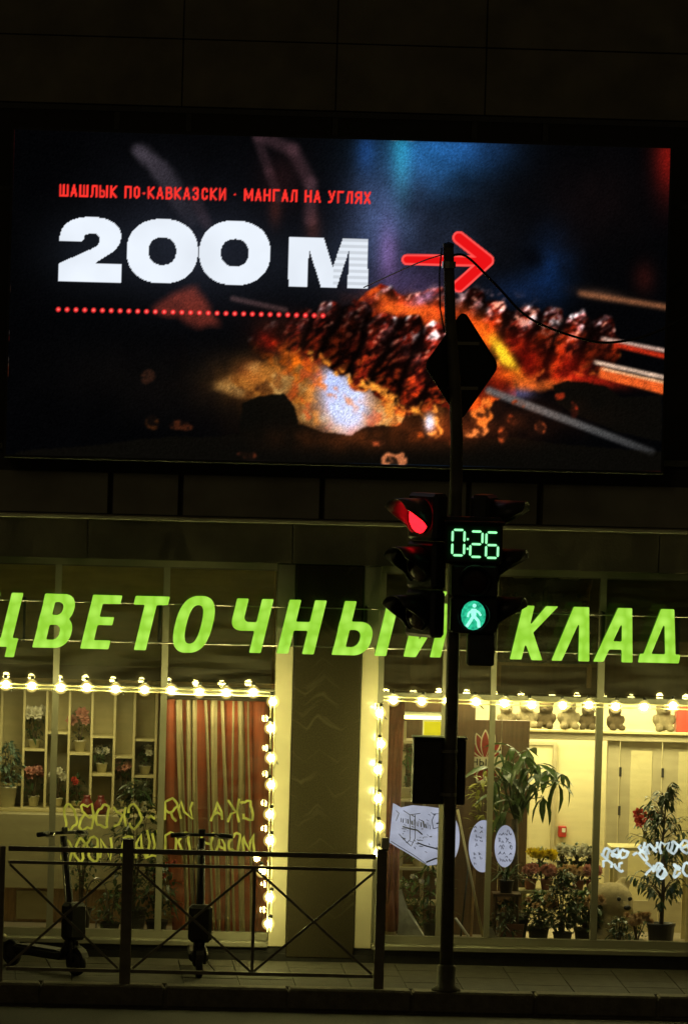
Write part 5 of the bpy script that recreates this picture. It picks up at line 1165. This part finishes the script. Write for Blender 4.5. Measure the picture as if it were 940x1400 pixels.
for px, fm, lab in ((724, 'fl_p', 'dusty pink flowers at the left of the lower step'), (746, 'fl_p', 'pink flowers in a pink pot on the lower step'), (768, 'fl_b', 'peach flowers in the middle of the lower step'), (789, 'fl_b', 'peach flowers right of the middle on the lower step'), (808, 'fl_p', 'dusty pink flowers behind the bear ear')):
    bush('flower_bunch', (I(px, 1215, 1.1).x, 1.08, zB-.02), .19, .24, lab, 'flowers', 'leaf_d', 70, .05, .03, .06, .1, 'pot_pink', fm, 14, .036, group='flowers on the lower step')
bush('potted_plant', (I(768, 1285, .55).x, .55, IF), .3, .72, 'dark upright shrub in front of the flower stand', 'plant', 'leaf_d', 520, .075, .036, .09, .16, 'pot_dark', trunk=.2)
for px, hh, w_, lab in ((735, .5, .36, 'low mixed plant left of the dark upright shrub'), (798, .52, .34, 'low mixed plant between the shrub and the bear')):
    bush('potted_plant', (I(px, 1285, .8).x, .8, IF), w_, hh, lab, 'plant', 'leaf', 420, .075, .04, .1, .18, 'pot_dark', 'fl_b', 16, .035)

# teddy bear
b0 = Vector((I(833, 1292, .95).x, .95, IF)); s = 1.0
hz = at(829, 1233, .95).z-b0.z
bp_ = [((0, 0, .2), .22, (1, .9, .95)), ((0, 0, hz), .205, (1.05, .95, .92)), ((.1, -.12, hz-.045), .095, (1.1, .95, .8)), ((-.17, .02, hz+.13), .07, (1, .6, 1)), ((.12, .08, hz+.17), .07, (1, .6, 1)),
       ((-.2, -.06, .22), .08, (1, 1, 1.5)), ((.2, -.06, .22), .08, (1, 1, 1.5)), ((-.13, -.18, .07), .1, (1, 1.4, .9)), ((.15, -.18, .07), .1, (1, 1.4, .9))]
tb = thing('teddy_bear', b0, 'large beige teddy bear sitting behind the right mullion, looking right', 'teddy bear')
link('body', blob_mesh(bp_, .022, MT['bear']), tb)
for q, r_, sc in (((.055, -.178, hz+.045), .02, (1, .6, 1)), ((.165, -.13, hz+.045), .02, (1, .6, 1))): MB().sphere(Vector(q)+b0, r_, 10, 8, sc).build('eye', MT['black'], tb, True)
MB().sphere(Vector((.135, -.212, hz-.03))+b0, .03, 12, 8, (1.2, .7, .8)).build('nose', MT['black'], tb, True)

# ficus in a dark pot at the right
fp = Vector((I(902, 1296, .5).x, .5, IF)); random.seed(8)
fc = thing('ficus_tree', fp, 'dark ficus tree in a black pot in front of the glass doors', 'plant')
pot(fc, fp, .13, .27, MT['pot_dark'], .8)
zt3 = at(905, 1070, .5).z-fp.z
MB().tube([fp+Vector((0, 0, .22)), fp+Vector((.01, 0, .6)), fp+Vector((-.01, .01, 1.0)), fp+Vector((.02, 0, zt3-.05))], [.022, .018, .012, .004], 8).build('trunk', MT['stem'], fc, True)
lv = MB(); tw = MB()
for k in range(64):
    u = random.random()**.8; z = .45+(zt3-.5)*u; a = random.uniform(0, 6.283); rad = (.34 if u < .55 else .34-(u-.55)*.55)*random.uniform(.4, 1)
    s0 = fp+Vector((0, 0, z-.1)); e = fp+Vector((math.cos(a)*rad, math.sin(a)*rad*.8, z+random.uniform(-.02, .1)))
    tw.tube([s0, (s0+e)/2+Vector((0, 0, .04)), e], [.005, .004, .002], 4)
    for j in range(9):
        t_ = .35+.65*j/8; p = s0+(e-s0)*t_; lv.leaf(p, Vector((math.cos(a), math.sin(a), -.2))+rnd_dir()*.9, (0, 0, 1), random.uniform(.06, .1), .034, .5)
tw.build('twig', MT['stem'], fc); o = lv.build('foliage', MT['leaf_d'], fc, True); o['kind'] = 'stuff'
bush('potted_flower', (I(845, 1292, .42).x, .42, IF), .22, .32, 'little dark green plant before the bear', 'plant', 'leaf_d', 130, .06, .03, .06, .1, 'pot_dark')
bush('potted_flower', (I(870, 1288, .6).x, .6, IF), .26, .36, 'peach flowers between the bear and the ficus pot', 'flowers', 'leaf', 80, .05, .03, .07, .1, 'pot_white', 'fl_b', 18, .035)
bush('potted_flower', (I(880, 1170, 1.5).x, 1.5, 1.0), .16, .34, 'red flower behind the ficus', 'flowers', 'leaf_d', 30, .08, .04, .06, .1, 'pot_white', 'fl_r', 7, .06)
t = thing('side_table', (I(880, 1230, 1.5).x, 1.5, IF), 'pale table behind the ficus', 'table'); x = t.location.x
MB().box((x-.35, 1.3, .97), (x+.45, 1.75, .999)).build('top', MT['cubby'], t)
for sx in (-.3, .4):
    for sy in (1.33, 1.72): MB().box((x+sx-.02, sy-.02, IF), (x+sx+.02, sy+.02, .969)).build('leg', MT['cubby'], t)

# ------------------------------------------------------------------ emissive shapes standing in for sign reflections in the glass
NG = GY+.01
MT['reflected_sign_white'] = emit('reflected_sign_white', (.44, .47, .61), 1.1, .35, 4); MT['refl_ink'] = mat('reflected_ink', (.12, .12, .14), .6); MT['refl_y'] = emit('reflected_text_yellow', (.5, .48, .05), .95, .6, 7); MT['refl_w'] = emit('reflected_text_white', (.62, .75, .78), 1.4, .5, 9)  # glow colours of the reflections built behind the glass
def oval_reflection(cx, cy, rx, ry, clipr, label, clipl=-999):
    c = at(cx, cy, NG); t = thing('oval_reflection', (c.x, NG, c.z-ry*M_PX), label, 'sign', 'white oval sign reflections')
    P = [(c.x+max(min(rx*math.cos(a), clipr), clipl)*M_PX, c.z+ry*math.sin(a)*M_PX) for a in np.linspace(0, 6.283, 40, endpoint=False)]
    MB().prism(P, NG, NG+.012).build('panel', MT['reflected_sign_white'], t)  # glowing oval standing in for the sign reflection
    random.seed(int(cx)); k = MB()
    for row in range(9):
        for col in range(4):
            x, y = (-.55+.32*col)*rx+random.uniform(-1.5, 1.5), (.72-.17*row)*ry+random.uniform(-1.5, 1.5)
            if random.random() < .3: continue
            if max(x, x+3)+4 > clipr or abs(x) > rx*.7 or x-4 < clipl: continue
            q = Vector((c.x+x*M_PX, NG-.003, c.z+y*M_PX)); d = Vector((random.uniform(-.9, .9), 0, 1)).normalized()*random.uniform(.008, .018)
            k.bar(q-d, q+d, random.uniform(.004, .008), .004); k.bar(q-d*.2+Vector((.01, 0, .008)), q+Vector((.016, 0, -.01)), .005, .004)
    k.build('reflected_writing', MT['refl_ink'], t)
    return t
oval_reflection(660, 1157, 20, 36, 4, 'half of a white oval sign reflection cut off by the mullion')
oval_reflection(690, 1157, 14.5, 29, 99, 'whole white oval sign reflection with scribbled writing right of the mullion')
oval_reflection(612, 1147, 16, 34, 99, 'sliver of a white oval sign reflection showing right beside the pole')
# wavy glowing sheet standing in for a reflected lightbox left of the pole
fl = thing('white_reflection', at(573, 1185, NG), 'wavy white sign reflection built as a glowing sheet with dark lines left of the pole', 'reflection')
T_ = [(537, 1098), (548, 1104), (565, 1101), (585, 1103), (608, 1106)]; B_ = [(532, 1152), (545, 1160), (562, 1170), (585, 1184), (608, 1180)]
m = MB(); n_ = 32; vs = []
for j in range(n_+1):
    t_ = j/n_*4; i = min(3, int(t_)); f_ = t_-i; f_ = f_*f_*(3-2*f_)*.6+f_*.4
    a = at(T_[i][0]+(T_[i+1][0]-T_[i][0])*f_, T_[i][1]+(T_[i+1][1]-T_[i][1])*f_, NG); b = at(B_[i][0]+(B_[i+1][0]-B_[i][0])*f_, B_[i][1]+(B_[i+1][1]-B_[i][1])*f_, NG)
    w2 = .01*math.sin(j*.6)
    for kk in range(5): p = a+(b-a)*kk/4; vs.append((p.x, NG+.02+w2, p.z))
m.add(vs, [(j*5+k, (j+1)*5+k, (j+1)*5+k+1, j*5+k+1) for j in range(n_) for k in range(4)])
o = m.build('panel', MT['reflected_sign_white'], fl, True); o.modifiers.new('thick', 'SOLIDIFY').thickness = .004  # glowing sheet standing in for the reflected lightbox
k = MB()
def ink(pts, w_=.006):
    P = [at(px, py, NG) for px, py in pts]
    for a, b in zip(P[:-1], P[1:]): k.bar((a.x, NG, a.z), (b.x, NG, b.z), w_, .004)
ink([(541, 1108), (545, 1112), (541, 1122)]); ink([(551, 1108), (560, 1114), (574, 1112)]); ink([(550, 1130), (560, 1133), (570, 1135), (577, 1141)], .012); ink([(560, 1114), (560, 1148), (556, 1152)]); ink([(567, 1114), (567, 1146), (562, 1156)])
ink([(545, 1140), (556, 1152), (562, 1157)]); ink([(570, 1152), (580, 1156), (595, 1160), (606, 1164)], .012); ink([(594, 1112), (590, 1122), (592, 1133), (604, 1130)]); ink([(596, 1126), (606, 1124)], .012); ink([(582, 1179), (594, 1174), (606, 1172)], .014); ink([(534, 1150), (545, 1157), (562, 1167), (582, 1181)], .006)
random.seed(77)
for x in range(548, 588, 3): ink([(x, 1117+(x-548)*.25+random.uniform(-2, 2)), (x+random.uniform(-1, 2), 1124+(x-548)*.25)], random.uniform(.004, .013))
for _ in range(46):
    x = random.uniform(545, 603); y = random.uniform(1110, 1150+(x-545)*.4); ink([(x, y), (x+random.uniform(1, 6), y+random.uniform(-1, 3))], random.uniform(.003, .008))
k.build('reflected_drawing', MT['refl_ink'], fl)
# glowing strokes standing in for mirrored sign reflections
def stroke_text(name, label, rows, m_, r_):
    t = thing(name, at(*rows[0][1], NG), label, 'lettering'); 
    for txt, (px, py), cw_, ch_, slope, mirror, grow in rows:
        x = px
        for i, c_ in enumerate(txt):
            sc_ = ch_*(1+grow*i)
            if c_ == ' ' or c_ not in ADV: x += cw_*.6; continue
            g = MB()
            for Pn in ADV[c_]:
                pts = []
                for a, b in zip(Pn[:-1], Pn[1:]):
                    for t_ in (0, .5): pts.append((a[0]+(b[0]-a[0])*t_, a[1]+(b[1]-a[1])*t_))
                pts.append(Pn[-1])
                Q = []
                for a in pts:
                    u_ = 1-a[0] if mirror else a[0]
                    X_ = x+u_*(cw_*.78)+1.8*math.sin(a[1]*6+x*.21); Y_ = py+(x-px)*slope-a[1]*sc_+2.6*math.sin(X_*.35+a[1]*4)
                    p = at(X_, Y_, NG); Q.append((p.x, NG+.012, p.z))
                g.tube(Q, r_, 5)
            g.build('letter', m_, t, True); x += cw_
    return t
stroke_text('lettering_reflection', 'mirrored yellow reflected lettering, built as glowing strokes, in two rows across the left window', [('Ф', (40, 1136), 30, 42, 0, True, 0), ('ОВОКС-Р', (88, 1134), 22, 34, -.03, True, -.03), ('ЯИ ЖАКС', (226, 1122), 20, 28, 0, True, 0), ('СОВИТОАШ', (84, 1178), 18, 28, -.06, True, .03), ('ПОРНАОМ', (226, 1166), 19, 26, 0, True, 0)], MT['refl_y'], .0125)
stroke_text('white_lettering_reflection', 'mirrored white reflected lettering, built as glowing strokes, across the ficus in the right window', [('ОВО-ОЕЕ', (822, 1172), 13, 10, .06, True, .12), ('ПУТЕ КЗ', (824, 1187), 15, 9, .14, True, .1), ('ШУПОВ', (874, 1166), 14, 12, -.03, True, .02), ('СЕЗОШ', (900, 1200), 13, 14, -.1, True, .05)], MT['refl_w'], .013)
